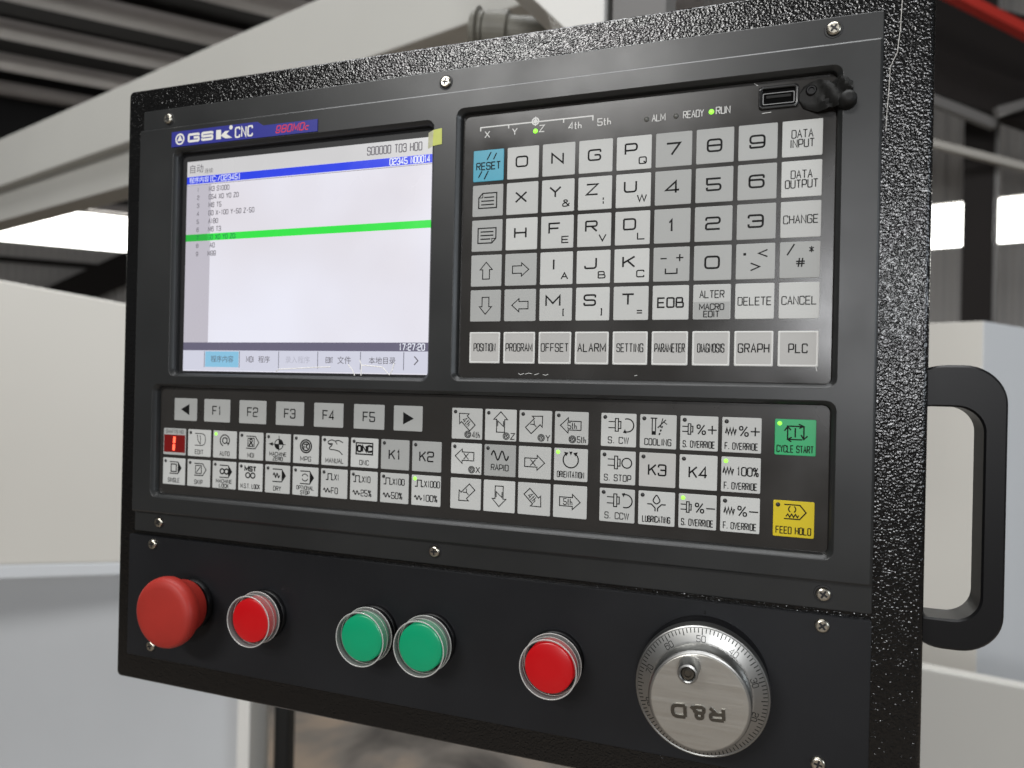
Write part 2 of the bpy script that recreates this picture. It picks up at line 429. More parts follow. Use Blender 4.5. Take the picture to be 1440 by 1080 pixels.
# ================================================================== THE SETTING
def wbox(name, m, centre, size, rotz=0.0, parent=None, bev=0.0):
    """box in world metres"""
    bm = bmesh.new()
    bmesh.ops.create_cube(bm, size=1)
    for v in bm.verts: v.co = Vector((v.co.x * size[0], v.co.y * size[1], v.co.z * size[2]))
    if bev > 0: bmesh.ops.bevel(bm, geom=bm.edges[:], offset=bev, segments=3, affect='EDGES', profile=0.6)
    me = bpy.data.meshes.new(name); bm.to_mesh(me); bm.free()
    me.materials.append(m)
    o = bpy.data.objects.new(name, me); C.objects.link(o)
    if parent:
        o.parent = parent
    o.location = centre; o.rotation_euler = (0, 0, rotz)
    return o
def prism(name, m, poly, thick, centre, rotz=0.0, parent=None, bev=0.0):
    """outline in local X-Z (metres), extruded along local +Y by thick"""
    bm = bmesh.new()
    a = [bm.verts.new((x, 0, z)) for x, z in poly]
    b = [bm.verts.new((x, thick, z)) for x, z in poly]
    bm.faces.new(a); bm.faces.new(b[::-1])
    n = len(a)
    for i in range(n):
        j = (i + 1) % n
        bm.faces.new((a[j], a[i], b[i], b[j]))
    bmesh.ops.recalc_face_normals(bm, faces=bm.faces[:])
    if bev > 0: bmesh.ops.bevel(bm, geom=bm.edges[:], offset=bev, segments=3, affect='EDGES', profile=0.6)
    me = bpy.data.meshes.new(name); bm.to_mesh(me); bm.free()
    me.materials.append(m)
    o = bpy.data.objects.new(name, me); C.objects.link(o)
    if parent: o.parent = parent
    o.location = centre; o.rotation_euler = (0, 0, rotz)
    return o
def struct(o): o['kind'] = 'structure'; return o

struct(wbox('floor', M_floor, (0, 4, -0.05), (40, 30, 0.1)))
# directions found in the hall: the roof purlins and left wall run along PA, the right wall and the beam along PB
PA = math.atan2(0.727, 0.687)
PB = math.atan2(-0.267, 0.962)
roof_z = 6.6
roof = struct(wbox('roof', M_roof, (-5.0, 12.0, roof_z + 0.6), (44, 36, 0.06), PA))
nrm = Vector((-math.sin(PA), math.cos(PA), 0)); dir_a = Vector((math.cos(PA), math.sin(PA), 0))
base = Vector((-9.77, 6.56, 0))
pm = None
for k in range(-5, 8):
    p = base + nrm * (1.40 * k) + dir_a * 6.0
    if pm is None:
        bm = bmesh.new()
        prof = [(-0.30, 0.14), (-0.27, 0.07), (-0.20, 0.02), (-0.10, 0.0), (0.10, 0.0), (0.20, 0.02), (0.27, 0.07), (0.30, 0.14)]
        a = [bm.verts.new((-14, y, z)) for y, z in prof]; b = [bm.verts.new((14, y, z)) for y, z in prof]
        for i in range(len(prof) - 1): bm.faces.new((a[i], b[i], b[i + 1], a[i + 1]))
        bmesh.ops.recalc_face_normals(bm, faces=bm.faces[:])
        pm = bpy.data.meshes.new('purlin'); bm.to_mesh(pm); bm.free(); pm.materials.append(M_purlin)
    o = bpy.data.objects.new('purlin', pm); C.objects.link(o); o.parent = roof
    loc = Vector((p.x, p.y, roof_z)) - roof.location
    o.location = Matrix.Rotation(-PA, 3, 'Z') @ loc
# walls as bands with a real strip of glazing between them
def wall_band(name, p0, ang, length, z0, z1, m, thick=0.2):
    c = Vector((p0[0], p0[1], (z0 + z1) / 2))
    return wbox(name, m, c, (length, thick, z1 - z0), ang)
LW = (-7.9, 16.0)
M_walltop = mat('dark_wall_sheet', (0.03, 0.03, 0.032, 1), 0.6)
struct(wall_band('left_wall', LW, PA, 26, 0, 4.0, M_wall))
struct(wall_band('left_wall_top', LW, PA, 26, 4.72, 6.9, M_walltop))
tag(wall_band('left_window', (LW[0], LW[1]), PA, 26, 4.0, 4.72, M_window, 0.05), 'long bright window strip in the far left wall', 'window')
RW = (3.4, 8.62)
struct(wall_band('right_wall', RW, PB, 13, 0, 3.05, M_wall))
struct(wall_band('right_wall_top', RW, PB, 13, 3.55, 6.9, M_wall))
rg = tag(wall_band('right_window', RW, PB, 13, 3.05, 3.55, M_window, 0.05), 'bright window strip in the far right wall behind the dark column', 'window')

# left wall details: sill rail, lamps, brace
def along(p0, ang, s, off, z):
    return Vector((p0[0] + math.cos(ang) * s + math.sin(ang) * off, p0[1] + math.sin(ang) * s - math.cos(ang) * off, z))
tag(wbox('wall_rail', M_col, along(LW, PA, -6, 0.2, 3.62), (16, 0.12, 0.10), PA), 'dark rail along the wall below the left window strip', 'rail')
tag(wbox('window_head_rail', M_purlin, along(LW, PA, -6, 0.2, 4.84), (16, 0.16, 0.16), PA), 'grey rail along the top of the left window strip', 'rail')
br = prism('wall_brace', M_col, [(-2.2, -0.95), (-1.2, -0.95), (2.05, 0.95), (2.05, 1.5), (1.6, 1.45)], 0.2, along(LW, PA, -6.6, 0.6, 3.6), PA)
tag(br, 'grey diagonal steel brace crossing the left window strip', 'brace')

# dark steel column with flanges, on the right
cr = thing('steel_column', 'dark steel building column between the two bright windows at right', 'column', (1.86, 6.6, 0))
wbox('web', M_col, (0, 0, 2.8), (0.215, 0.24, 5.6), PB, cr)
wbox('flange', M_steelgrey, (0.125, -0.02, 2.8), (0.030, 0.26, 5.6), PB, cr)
tag(wbox('overhead_conduit', M_lightsteel, (1.95, 6.35, 3.27), (1.6, 0.055, 0.055), 0.1), 'pale conduit crossing in front of the dark column', 'conduit').rotation_euler = (0, 0.27, 0.25)
tag(wbox('crane_rail', M_redsteel, (1.72, 5.5, 4.02), (1.6, 0.08, 0.065), 0.3), 'red overhead crane rail at the top right corner', 'rail').rotation_euler = (0, 0.455, 0.33)
tr = thing('roof_truss', 'dark steel truss under the red crane rail', 'truss', (1.9, 6.2, 3.7))
wbox('chord', M_col, (0, 0.0, 0.02), (2.0, 0.12, 0.30), 0.25, tr).rotation_euler = (0, 0.36, 0.25)
wbox('chord', M_col, (0, 0.25, 0.55), (2.4, 0.12, 0.55), 0.25, tr).rotation_euler = (0, 0.30, 0.25)
wbox('strut', M_steelgrey, (-0.32, -0.12, -0.08), (0.6, 0.06, 0.07), 0.2, tr).rotation_euler = (0, 0.40, 0.25)
wbox('strut', M_steelgrey, (0.06, -0.14, -0.10), (0.30, 0.06, 0.07), 0.2, tr).rotation_euler = (0, -0.28, 0.25)

# machine hood beam above and behind the panel
bd = Vector((math.cos(PB), math.sin(PB), 0))
bn = Vector((-math.sin(PB), math.cos(PB), 0))
p0 = Vector((-2.127, 1.222, 1.967))
hb = thing('machine_hood_beam', 'beige folded sheet metal beam of the machine rising behind the panel', 'beam', p0)
def hood(name, m, s0, s1, n0, n1, z0, z1):
    c = bd * ((s0 + s1) / 2) + bn * ((n0 + n1) / 2) + Vector((0, 0, (z0 + z1) / 2))
    return wbox(name, m, c, (s1 - s0, n1 - n0, z1 - z0), PB, hb, 0.004)
hood('front_panel', M_beam, -1.2, 2.05, 0.0, 0.30, 0.0, 0.150)
hood('lower_panel', M_beam, -1.2, 0.95, 0.030, 0.042, -0.095, 0.012)

# swivel knuckle and white arm just behind the top of the panel
ab = thing('support_arm', 'white painted support arm behind the top edge of the panel', 'arm', (-0.0175, 0.2976, 1.711))
prism('arm_tube', M_armwhite, [(-0.016, 0.0), (0.020, 0.0), (0.020, 0.40), (-0.20, 0.40), (-0.20, 0.19)], 0.08, (0, 0, 0), 0.0, ab, 0.002)
wbox('cover', M_steelgrey, (0.05, 0.045, 0.2), (0.05, 0.07, 0.42), 0.0, ab, 0.002)
kn = bpy.data.meshes.new('swivel_knuckle')
bm = bmesh.new()
for r0, h, x in ((0.038, 0.05, 0.0), (0.030, 0.10, 0.06), (0.043, 0.018, -0.03)):
    bmesh.ops.create_cone(bm, cap_ends=True, segments=28, radius1=r0, radius2=r0, depth=h, matrix=Matrix.Translation((x, 0, 0)) @ Matrix.Rotation(math.pi / 2, 4, 'Y'))
bmesh.ops.bevel(bm, geom=[e for e in bm.edges if len(e.link_faces) == 2 and e.calc_face_angle() > 0.7], offset=0.008, segments=3, affect='EDGES')
bm.to_mesh(kn); bm.free(); kn.materials.append(M_cast)
ko = bpy.data.objects.new('swivel_knuckle', kn); C.objects.link(ko)
ko.location = (-0.1428, 0.402, 1.7749); ko.rotation_euler = (0, 0.12, 0.15); ko.scale = (0.75, 0.62, 0.62)
tag(ko, 'rounded grey metal swivel joint under the beam, above the panel', 'joint')

# cream guard panel on the left with a folded bottom lip, and the blue-grey machine base under it
lg_ = thing('machine_guard', 'cream sheet metal machine guard at left of the panel', 'guard', (-1.17, 0.573, 1.0))
prism('guard_sheet', M_cream, [(-0.9, 0.035), (0.42, 0.022), (0.42, 0.482), (-0.9, 0.69)], 0.02, (0, 0, 0), 0.56, lg_, 0.003)
prism('bottom_lip', M_pale, [(-0.9, 0.0), (0.42, 0.0), (0.42, 0.022), (-0.9, 0.035)], 0.035, (0, 0, 0), 0.56, lg_, 0.003)
mb = thing('machine_cabinet', 'blue grey lower machine cabinet under the cream guard at left', 'cabinet', (-1.25, 0.655, 0.0))
wbox('cabinet', M_lower, (-0.10, 0.10, 0.5), (1.03, 0.10, 1.0), 0.34, mb, 0.004)
wbox('edge_strip', M_armwhite, (0.395, 0.245, 0.5), (0.026, 0.12, 1.0), 0.34, mb, 0.003)
wbox('gap_shade_strip', M_rubber, (0.440, 0.290, 0.5), (0.032, 0.05, 1.0), 0.34, mb, 0.008)  # dark strip added to stand for the shadowed gap beside the edge strip

# cream and pale machine cabinets at right, seen past the handle
rc = thing('machine_cabinet', 'cream and pale blue machine cabinet seen through the handle at right', 'cabinet', (0.62, 1.52, 0.0))
prism('side_sheet', M_cream, [(-1.2, 0.0), (0.0, 0.0), (0.0, 1.545), (-1.2, 1.56)], 0.03, (0, 0, 0), -0.55, rc, 0.002)
prism('front_sheet', M_pale, [(0.0, 0.0), (1.0, 0.0), (1.0, 1.47), (0.0, 1.545)], 0.03, (0.0, 0.0, 0), 0.65, rc, 0.002)
ct = thing('chip_tray', 'cream box of the machine at the lower right corner', 'tray', (0.39, 0.90, 0.0))
prism('tray_side', M_cream, [(-0.4, 0.0), (0.6, 0.0), (0.6, 0.80), (-0.4, 1.06)], 0.04, (0, 0, 0), 0.70, ct, 0.006)

# ================================================================== THE CONTROL PANEL
root = thing('machine_control_panel', 'black machine control panel with screen, white keypad, buttons and silver handwheel', 'control panel', wp(-14, -314.5, -35))

# --- housing
g = G()
g.loft([(rrect(-241, -314.5, 213.5, 60.3, 4, 4), -72), (rrect(-241, -314.5, 213.5, 60.3, 4, 4), -5.5),
        (rrect(-240.7, -314.2, 213.1, 60.0, 3, 4), -3.2), (rrect(-240.1, -313.6, 212.3, 59.4, 3, 4), -1.9), (rrect(-239.2, -312.8, 211.0, 58.6, 3, 4), -1.2)], True, True)
g.build('housing', M_wrinkle, root, (-14, -127, -35), 40)

# --- bezel: flange strips, raised block with three pockets
g = G()
g.loft([(rrect(-225, -219, 192.6, 44.2, 0.8, 2), -1.2), (rrect(-225, -219, 192.6, 44.2, 0.8, 2), 1.0), (rrect(-224.6, -218.6, 192.2, 43.8, 0.8, 2), 1.4), (rrect(-216, -200, 184, 26, 0.8, 2), 1.4), (rrect(-216, -200, 184, 26, 0.8, 2), -1.1)], False, False)
bz = g.build('bezel_flange', M_bezel, root, (-16, -87, 0), 25)
POCK = {'screen': (-197.2, -121.8, -20.9, 17.4), 'keypad': (-8.4, -121.2, 176.6, 21.6), 'lower': (-209.6, -196.6, 176.6, -126.4)}
g = G()
fr = []
def fillet_loops(x0, z0, x1, z1, r, run, top, d, n=5):
    out = []
    for ins, dw in ((0, 0), (0.12, 0.02), (0.3, 0.14), (run - 0.1, d - 0.15), (run, d)):
        out.append((rrect(x0 + ins, z0 + ins, x1 - ins, z1 - ins, max(0.6, r - ins * 0.6), 6), top - dw))
    return out
TOP = 5.0
outer = rrect(-224.3, -206.2, 191.9, 31.0, 0.8, 2)
of = rrect(-223.3, -205.2, 190.9, 30.0, 0.8, 2)
L = g.loft([(outer, 1.4), (outer, TOP - 0.9), (rrect(-224.2, -206.1, 191.8, 30.9, 0.8, 2), TOP - 0.8), (rrect(-223.5, -205.4, 191.1, 30.2, 0.8, 2), TOP - 0.08), (of, TOP)], False, False)
edges = [[Vector((p[0], p[1], 0)) for p in of]]
allidx = list(L[-1])
for k, (x0, z0, x1, z1) in POCK.items():
    lp = fillet_loops(x0, z0, x1, z1, 4.5, 1.9, TOP, 2.2)
    ins = 2.1
    lp.append((rrect(x0 + ins, z0 + ins, x1 - ins, z1 - ins, 3.0, 6), -1.0))
    H = g.loft(lp, False, False)
    edges.append([Vector((p[0], p[1], 0)) for p in lp[0][0]])
    allidx += H[0]
    g.m = 0
nflat = len(g.f)
for tri in tessellate_polygon(edges):
    a, b, c = [allidx[i] for i in tri]
    va, vb, vc = [g.v[i] for i in (a, b, c)]
    if (vb[0] - va[0]) * (vc[1] - va[1]) - (vb[1] - va[1]) * (vc[0] - va[0]) < 0: b, c = c, b
    g.face([a, b, c])
# pocket walls were lofted inward; turn them to face the opening
bb = g.build('bezel_block', M_bezel, root, (-16, -87, 3), 40)
for p_ in bb.data.polygons[nflat:]: p_.use_smooth = False

# --- button plate
g = G()
g.loft([(rrect(-229.5, -297.5, 192.6, -221.8, 0.8, 2), -1.2), (rrect(-229.5, -297.5, 192.6, -221.8, 0.8, 2), 0.8), (rrect(-229.1, -297.1, 192.2, -222.2, 0.8, 2), 1.2)], False, True)
g.build('button_plate', M_plate, root, (-18, -260, 0), 25)

# --- screws
g = G()
g.lathe(0, 0, [(3.1, 0), (3.1, 0.7), (2.95, 1.15), (2.6, 1.5), (2.1, 1.68)], 20, False)
# cross recess: a flat dark star, the hollow's shade put into its colour
st = []
for i in range(20):
    a = 2 * math.pi * i / 20
    st.append((1.15 * math.cos(a), 1.15 * math.sin(a)))
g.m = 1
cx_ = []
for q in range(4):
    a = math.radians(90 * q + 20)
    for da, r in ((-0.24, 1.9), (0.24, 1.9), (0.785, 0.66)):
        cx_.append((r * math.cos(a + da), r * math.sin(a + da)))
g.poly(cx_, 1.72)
g.m = 0
g.poly([(2.1 * math.cos(2 * math.pi * i / 20), 2.1 * math.sin(2 * math.pi * i / 20)) for i in range(20)], 1.68)
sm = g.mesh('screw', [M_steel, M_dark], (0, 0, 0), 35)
gw_ = G(); gw_.lathe(0, 0, [(4.0, 0.0), (3.85, 0.22), (3.2, 0.24)], 24, False)
wm = gw_.mesh('screw_seat', M_dark, (0, 0, 0), 35)
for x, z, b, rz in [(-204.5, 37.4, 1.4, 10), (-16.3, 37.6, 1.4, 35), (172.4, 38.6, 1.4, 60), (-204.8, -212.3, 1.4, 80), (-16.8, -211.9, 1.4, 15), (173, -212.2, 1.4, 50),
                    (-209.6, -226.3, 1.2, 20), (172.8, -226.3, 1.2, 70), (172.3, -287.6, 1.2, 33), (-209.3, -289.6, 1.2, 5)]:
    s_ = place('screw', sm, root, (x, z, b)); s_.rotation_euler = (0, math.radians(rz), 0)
    if b > 1.3: place('screw_seat', wm, s_, (x, z, b))

# --- membranes
g = G()
g.loft([(rrect(-6.4, -119.2, 174.6, 19.6, 2.0, 4), -0.9), (rrect(-6.4, -119.2, 174.6, 19.6, 2.0, 4), -0.15), (rrect(-6.1, -118.9, 174.3, 19.3, 2.0, 4), 0.0)], False, True)
g.build('keypad_film', M_film, root, (84, -50, 0), 25)
g = G()
g.loft([(rrect(-207.6, -194.6, 174.6, -128.4, 2.0, 4), -0.9), (rrect(-207.6, -194.6, 174.6, -128.4, 2.0, 4), -0.15), (rrect(-207.3, -194.3, 174.3, -128.7, 2.0, 4), 0.0)], False, True)
g.build('operator_film', M_film, root, (-16, -161, 0), 25)

# --- keys
KM = {}
def key_mesh(wd, ht, m, border=False):
    k = (wd, ht, m.name, border)
    if k not in KM:
        g = G(); a, b = wd / 2, ht / 2
        if border:
            g.m = 1
            g.loft([(rrect(-a, -b, a, b, .5, 2), 0), (rrect(-a, -b, a, b, .5, 2), .22), (rrect(-a + .15, -b + .15, a - .15, b - .15, .5, 2), .34),
                    (rrect(-a + .65, -b + .65, a - .65, b - .65, .5, 2), .34), (rrect(-a + .85, -b + .85, a - .85, b - .85, .5, 2), .24)], False, False)
            g.m = 0
            g.poly(rrect(-a + .85, -b + .85, a - .85, b - .85, .5, 2), .24)
        else:
            g.loft([(rrect(-a, -b, a, b, .5, 2), 0), (rrect(-a, -b, a, b, .5, 2), .16), (rrect(-a + .15, -b + .15, a - .15, b - .15, .5, 2), .26)], False, True)
        KM[k] = g.mesh('key', [m, M_rim], (0, 0, 0), 40)
    return KM[k]
def key(x, z, wd, ht, m, label, draw=None, border=False, ink=None):
    """x, z: left and top edge"""
    cx, cz = x + wd / 2, z - ht / 2
    o = place('key', key_mesh(wd, ht, m, border), root, (cx, cz, 0), label)
    if draw:
        k = Ink(0.27 + (0.0 if not border else 0.0))
        draw(k)
        k.v = [(a + cx, b + cz, c) for a, b, c in k.v]
        k.build('legend', ink or M_ink, o, (cx, cz, 0.27))
    return o
def led(o, x, z, m, r=1.0, h=0.35):
    """indicator lamp in the key's corner"""
    g = G(); g.lathe(x, z, [(r, 0.2), (r, 0.3), (r * 0.8, 0.3 + h * 0.6), (r * 0.35, 0.3 + h)], 14, True)
    return g.build('indicator', m, o, (x, z, 0.3), 60)

# the keypad: 9 columns by 5 rows, and a page row
KW, KH, PX, PZ = 17.0, 16.4, 19.0, 18.33
def big(t):
    return lambda k: k.T(t, -0.6, 0.6, 5.0, 6.0 if t not in 'XYNM' else 5.8, 0.62, rr=1.4)
def duo(t, s_):
    def f(k):
        k.T(t, -1.4, 1.9, 5.0, 5.6, 0.62, rr=1.4)
        k.T(s_, 4.3, -4.0, 3.1, 3.4 if s_ not in '[]|=' else 2.6, 0.42, rr=0.8)
    return f
def num(t):
    return lambda k: k.T(t, -0.2, 0.2, 5.4, 6.2, 0.66, rr=1.5)
def two(a, b): 
    def f(k):
        k.T(a, 0, 2.0, 3.5, 1.75, 0.36, sp=0.62, rr=.6); k.T(b, 0, -2.3, 3.5, 1.75, 0.36, sp=0.62, rr=.6)
    return f
def one(a, gw=1.85, h=3.6, lw=0.36):
    return lambda k: k.T(a, 0, 0, h, gw, lw, sp=gw * 0.36, rr=.6)
def arrow_pts(L, Wd, head, hw, rot, x=0, z=0):
    """outline of a block arrow, length L, shaft width Wd, head length and width"""
    P = [(-L / 2, -Wd / 2), (L / 2 - head, -Wd / 2), (L / 2 - head, -hw / 2), (L / 2, 0), (L / 2 - head, hw / 2), (L / 2 - head, Wd / 2), (-L / 2, Wd / 2)]
    c, s_ = math.cos(math.radians(rot)), math.sin(math.radians(rot))
    return [(x + p[0] * c - p[1] * s_, z + p[0] * s_ + p[1] * c) for p in P]
def arr(rot): return lambda k: k.L(arrow_pts(8.8, 3.8, 3.9, 6.8, rot), 0.36, True)
def reset(k):
    k.T('RESET', 0, -0.2, 3.6, 2.0, 0.42, sp=.8, rr=.5)
    for a in ([(-.8, 3.0), (1.4, 7.0)], [(2.8, 3.0), (4.4, 6.2)], [(-5.4, -6.0), (-3.6, -2.8)], [(-2.2, -7.0), (0.0, -2.8)]): k.L(a, 0.42)
def page(dn):
    def f(k):
        if not dn: k.L([(-5, -3.9), (5, -3.9), (5, 3.9), (-2.8, 3.9), (-5, 1.6)], .45, True); k.L([(-5, 1.6), (-2.8, 1.6), (-2.8, 3.9)], .3)
        else: k.L([(-5, 3.9), (5, 3.9), (5, -1.6), (2.8, -3.9), (-5, -3.9)], .45, True); k.L([(5, -1.6), (2.8, -1.6), (2.8, -3.9)], .3)
        for z in (1.7, -.2, -2.1) if not dn else (2.0, .1, -1.8): k.L([(-3.6 if (dn or z < 1) else -2.0, z), (3.6 if (not dn or z > -1) else 1.9, z)], .45)
    return f
def signs(k):
    k.L([(-5.2, 2.8), (-2.2, 2.8)], .45); k.L([(2.2, 3.0), (5.6, 3.0)], .45); k.L([(3.9, 1.3), (3.9, 4.7)], .45); k.L([(-2.7, -2.0), (-2.7, -4.4), (2.7, -4.4), (2.7, -2.0)], .45)
def dots(k):
    k.P(rect(-5.3, 2.8, -4.1, 4.0)); k.L([(5.2, 5.2), (1.4, 3.6), (5.2, 2.0)], .45); k.L([(-2.0, -.8), (1.9, -2.5), (-2.0, -4.2)], .45)
def slash(k):
    k.L([(-5.4, 2.2), (-2.4, 7.2)], .45); k.T('*', 4.8, 4.6, 3.6, 3.6, .36); k.T('#', .3, -1.2, 4.0, 3.6, .42)
def alter(k):
    k.T('ALTER', 0, 3.6, 3.3, 1.75, .36, sp=.55, rr=.5); k.T('MACRO', 0, -2.3, 2.7, 1.7, .34, sp=.5, rr=.5); k.T('EDIT', 0, -5.7, 2.7, 1.7, .34, sp=.5, rr=.5)
ROWS = [
 [('RESET', reset, M_kblue)] + [(c, big(c), M_white) for c in 'ONG'] + [('P and Q', duo('P', 'Q'), M_white)] + [(c, num(c), M_grey) for c in '789'] + [('DATA INPUT', two('DATA', 'INPUT'), M_white)],
 [('page up', page(0), M_grey), ('X', big('X'), M_white), ('Y and &', duo('Y', '&'), M_white), ('Z', duo('Z', '|'), M_white), ('U and W', duo('U', 'W'), M_white)] + [(c, num(c), M_grey) for c in '456'] + [('DATA OUTPUT', two('DATA', 'OUTPUT'), M_white)],
 [('page down', page(1), M_grey), ('H', big('H'), M_white), ('F and E', duo('F', 'E'), M_white), ('R and V', duo('R', 'V'), M_white), ('D and L', duo('D', 'L'), M_white)] + [(c, num(c), M_grey) for c in '123'] + [('CHANGE', one('CHANGE'), M_white)],
 [('up arrow', arr(90), M_grey), ('right arrow', arr(0), M_grey), ('I and A', duo('I', 'A'), M_white), ('J and B', duo('J', 'B'), M_white), ('K and C', duo('K', 'C'), M_white), ('minus and plus', signs, M_grey), ('0', num('0'), M_grey), ('dot and angle brackets', dots, M_grey), ('slash and #', slash, M_grey)],
 [('down arrow', arr(-90), M_grey), ('left arrow', arr(180), M_grey), ('M', duo('M', '['), M_white), ('S', duo('S', ']'), M_white), ('T and =', duo('T', '='), M_white), ('EOB', one('EOB', 3.2, 4.4, .55), M_white), ('ALTER MACRO EDIT', alter, M_white), ('DELETE', one('DELETE'), M_white), ('CANCEL', one('CANCEL'), M_white)]]
tone = {M_white: 'white', M_grey: 'grey', M_kblue: 'blue', M_mid: 'pale grey'}
for r, row in enumerate(ROWS):
    for c, (nm, dr, m) in enumerate(row):
        o = key(c * PX, -r * PZ, KW, KH, m, '%s key marked %s' % (tone[m], nm), dr)
        if nm.startswith('ALTER'):
            g = G(); x0 = c * PX; z0 = -r * PZ
            g.poly(rect(x0 + .3, z0 - KH + .3, x0 + KW - .3, z0 - KH * .5), .265)
            g.build('grey_half', M_grey, o, (x0 + KW / 2, z0 - KH * .75, .265))
for c, nm in enumerate('POSITION PROGRAM OFFSET ALARM SETTING PARAMETER DIAGNOSIS GRAPH PLC'.split()):
    n = len(nm)
    gw = 2.0 if n <= 5 else (1.75 if n == 6 else (1.45 if n == 7 else (1.26 if n == 8 else 1.10)))
    key(c * PX, -95.3, KW, 16.2, M_mid, 'pale grey key marked %s' % nm, lambda k, nm=nm, gw=gw: k.T(nm, 0, 0.2, 3.9, gw, .38, sp=gw * .42, rr=.55), True)

# axis scale and status lamps printed over the keypad
k = Ink(0.01)
k.L([(3.6, 10.2), (3.6, 12.1), (63.6, 12.1), (63.6, 9.8)], .45)
k.L([(19.2, 12.1), (19.2, 10.2)], .45); k.L([(48.6, 12.1), (48.6, 10.2)], .45)
k.Ci(33.7, 12.4, 1.7, .5); k.D(33.7, 12.4, 1.1)
k.L([(33.7, 14.8), (33.7, 10.0)], .3)
for t, x, z in (('X', 7.4, 8.2), ('Y', 22.6, 8.2), ('Z', 37.2, 8.4)): k.T(t, x, z, 3.2, 2.6, .34)
k.T('4th', 54.8, 8.2, 3.3, 2.2, .34, sp=.55, rr=.6); k.T('5th', 69.6, 8.6, 3.3, 2.2, .34, sp=.55, rr=.6)
k.T('ALM', 96.0, 7.8, 3.2, 1.6, .32, sp=.45, rr=.4); k.T('READY', 112.3, 7.8, 3.2, 1.45, .30, sp=.5, rr=.4); k.T('RUN', 125.8, 8.2, 3.2, 1.7, .34, sp=.55, rr=.4)
k.build('axis_scale_print', M_inkwhite, root, (60, 9, 0))
for x, z, m in ((33.8, 7.4, M_led), (120.5, 8.0, M_led), (104.2, 7.7, M_leddim), (90.2, 7.6, M_leddim)):
    g = G(); g.lathe(x, z, [(1.25, 0.0), (1.15, .35), (.7, .7), (.3, .8)], 16, True)
    g.build('status_lamp', m, root, (x, z, 0.2), 60, 'lit green status lamp' if m is M_led else 'unlit status lamp')

# --- operator keys
OW, OH = 17.3, 16.3
RA, RB, RC = -135.3, -153.9, -172.2
def cap(k, t, z=-5.4, gw=1.35, h=2.5, lw=.3, x=0): k.T(t, x, z, h, gw, lw, sp=gw * .42, rr=.4)
def cap2(k, a, b, gw=1.3): k.T(a, 0, -3.7, 2.1, gw, .28, sp=gw * .4, rr=.4); k.T(b, 0, -6.4, 2.1, gw, .28, sp=gw * .4, rr=.4)
def tab(k, fill=False, z=2.2):
    k.L([(-3.4, z + 3.6), (3.0, z + 3.6), (5.6, z), (3.0, z - 3.6), (-3.4, z - 3.6)], .42)
    if fill: k.P([(3.0, z - 3.6), (5.6, z), (3.0, z + 3.6)])
def i_edit(k): 
    k.L(rounded([(-3.4, 5.8), (4.6, 5.8), (4.6, -1.4), (-3.4, -1.4)], 3.2, False), .36); k.L([(-1.6, 5.0), (-1.0, 1.4), (.8, -.6)], .36); k.L([(.4, 4.8), (1.0, 2.6), (.8, -.6)], .3); cap(k, 'EDIT')
def i_auto(k): k.Ci(0, 2.4, 3.4, .5, -50, 250); k.Ci(0, 2.4, 1.7, .5, 30, 330); k.L([(1.6, 4.2), (1.6, 1.0), (3.0, .6)], .45); cap(k, 'AUTO')
def i_mdi(k): tab(k); k.L(rect(-2.2, -.2, 2.2, 4.6), .4, True); k.Ci(0, 3.2, .9, .5); k.L([(-1.4, .2), (0, 2.2), (1.4, .2)], .6); cap(k, 'MDI')
def i_zero(k):
    k.L([(-6.0, 2.0), (5.2, 2.0)], .32); k.L([(0.6, 7.0), (.6, -1.8)], .32); k.Ci(.6, 2.0, 2.9, .36)
    k.P([(.6, 2.0)] + ring_pts(.6, 2.0, 2.9, 6, 0, 90)); k.P([(.6, 2.0)] + ring_pts(.6, 2.0, 2.9, 6, 180, 270)); k.P([(-6.6, 2.0), (-3.6, 3.1), (-3.6, .9)]); cap2(k, 'MACHINE', 'ZERO')
def wheel(k, x, z, r):
    k.Ci(x, z, r, r * .16); k.Ci(x, z, r * .68, r * .16); k.L([(x - r * .4, z + r * .3), (x + r * .3, z + r * .3), (x, z - r * .1), (x + r * .35, z - r * .35)], r * .15)
    k.L([(x - r * .35, z + r * .1), (x - r * .35, z - r * .4)], r * .15)
def i_mpg(k): wheel(k, 0, 1.8, 3.7); cap(k, 'MPG', gw=1.7)
def i_hand(k):
    k.L(rounded([(5.4, 5.0), (2.6, 6.2), (.2, 5.6), (-2.0, 6.4), (-4.6, 5.2), (-4.2, 4.0), (-1.4, 4.2)], .9, False), .4)
    k.L(rounded([(-1.4, 4.2), (-2.4, 2.4), (-3.6, 2.0), (-3.2, .8), (-.6, .8), (2.8, .2), (5.2, -1.8)], .9, False), .4); k.L([(-4.2, 4.0), (-1.8, 3.2)], .4); k.L([(.2, 5.6), (1.6, 3.9)], .36); cap(k, 'MANUAL', gw=1.4)
def i_dnc(k): k.L(rect(-5.2, -.8, 5.2, 5.4), .55, True); k.T('DNC', 0, 2.3, 3.2, 2.3, .75, sp=.9, rr=.7); cap(k, 'DNC', gw=1.5)
def i_sbk(k): tab(k, True); k.L(rect(-2.2, -.2, 1.8, 4.4), .5, True); cap(k, 'SINGLE', gw=1.2)
def i_skip(k): tab(k); k.L(rect(-2.4, -.2, 2.0, 4.6), .4, True); k.L([(-1.6, .6), (1.2, 3.8)], .4); cap(k, 'SKIP')
def i_mlock(k): tab(k, True); k.Ci(-1.5, 2.2, 1.5, .6); k.Ci(1.7, 2.2, 1.5, .6); cap2(k, 'MACHINE', 'LOCK')
def i_mst(k): k.T('MST', 0, 4.8, 2.5, 2.0, .6, sp=.7, rr=.5); k.Ci(-1.8, 1.0, 1.5, .55); k.Ci(1.8, 1.0, 1.5, .55); cap(k, 'M.S.T. LOCK', gw=1.05)
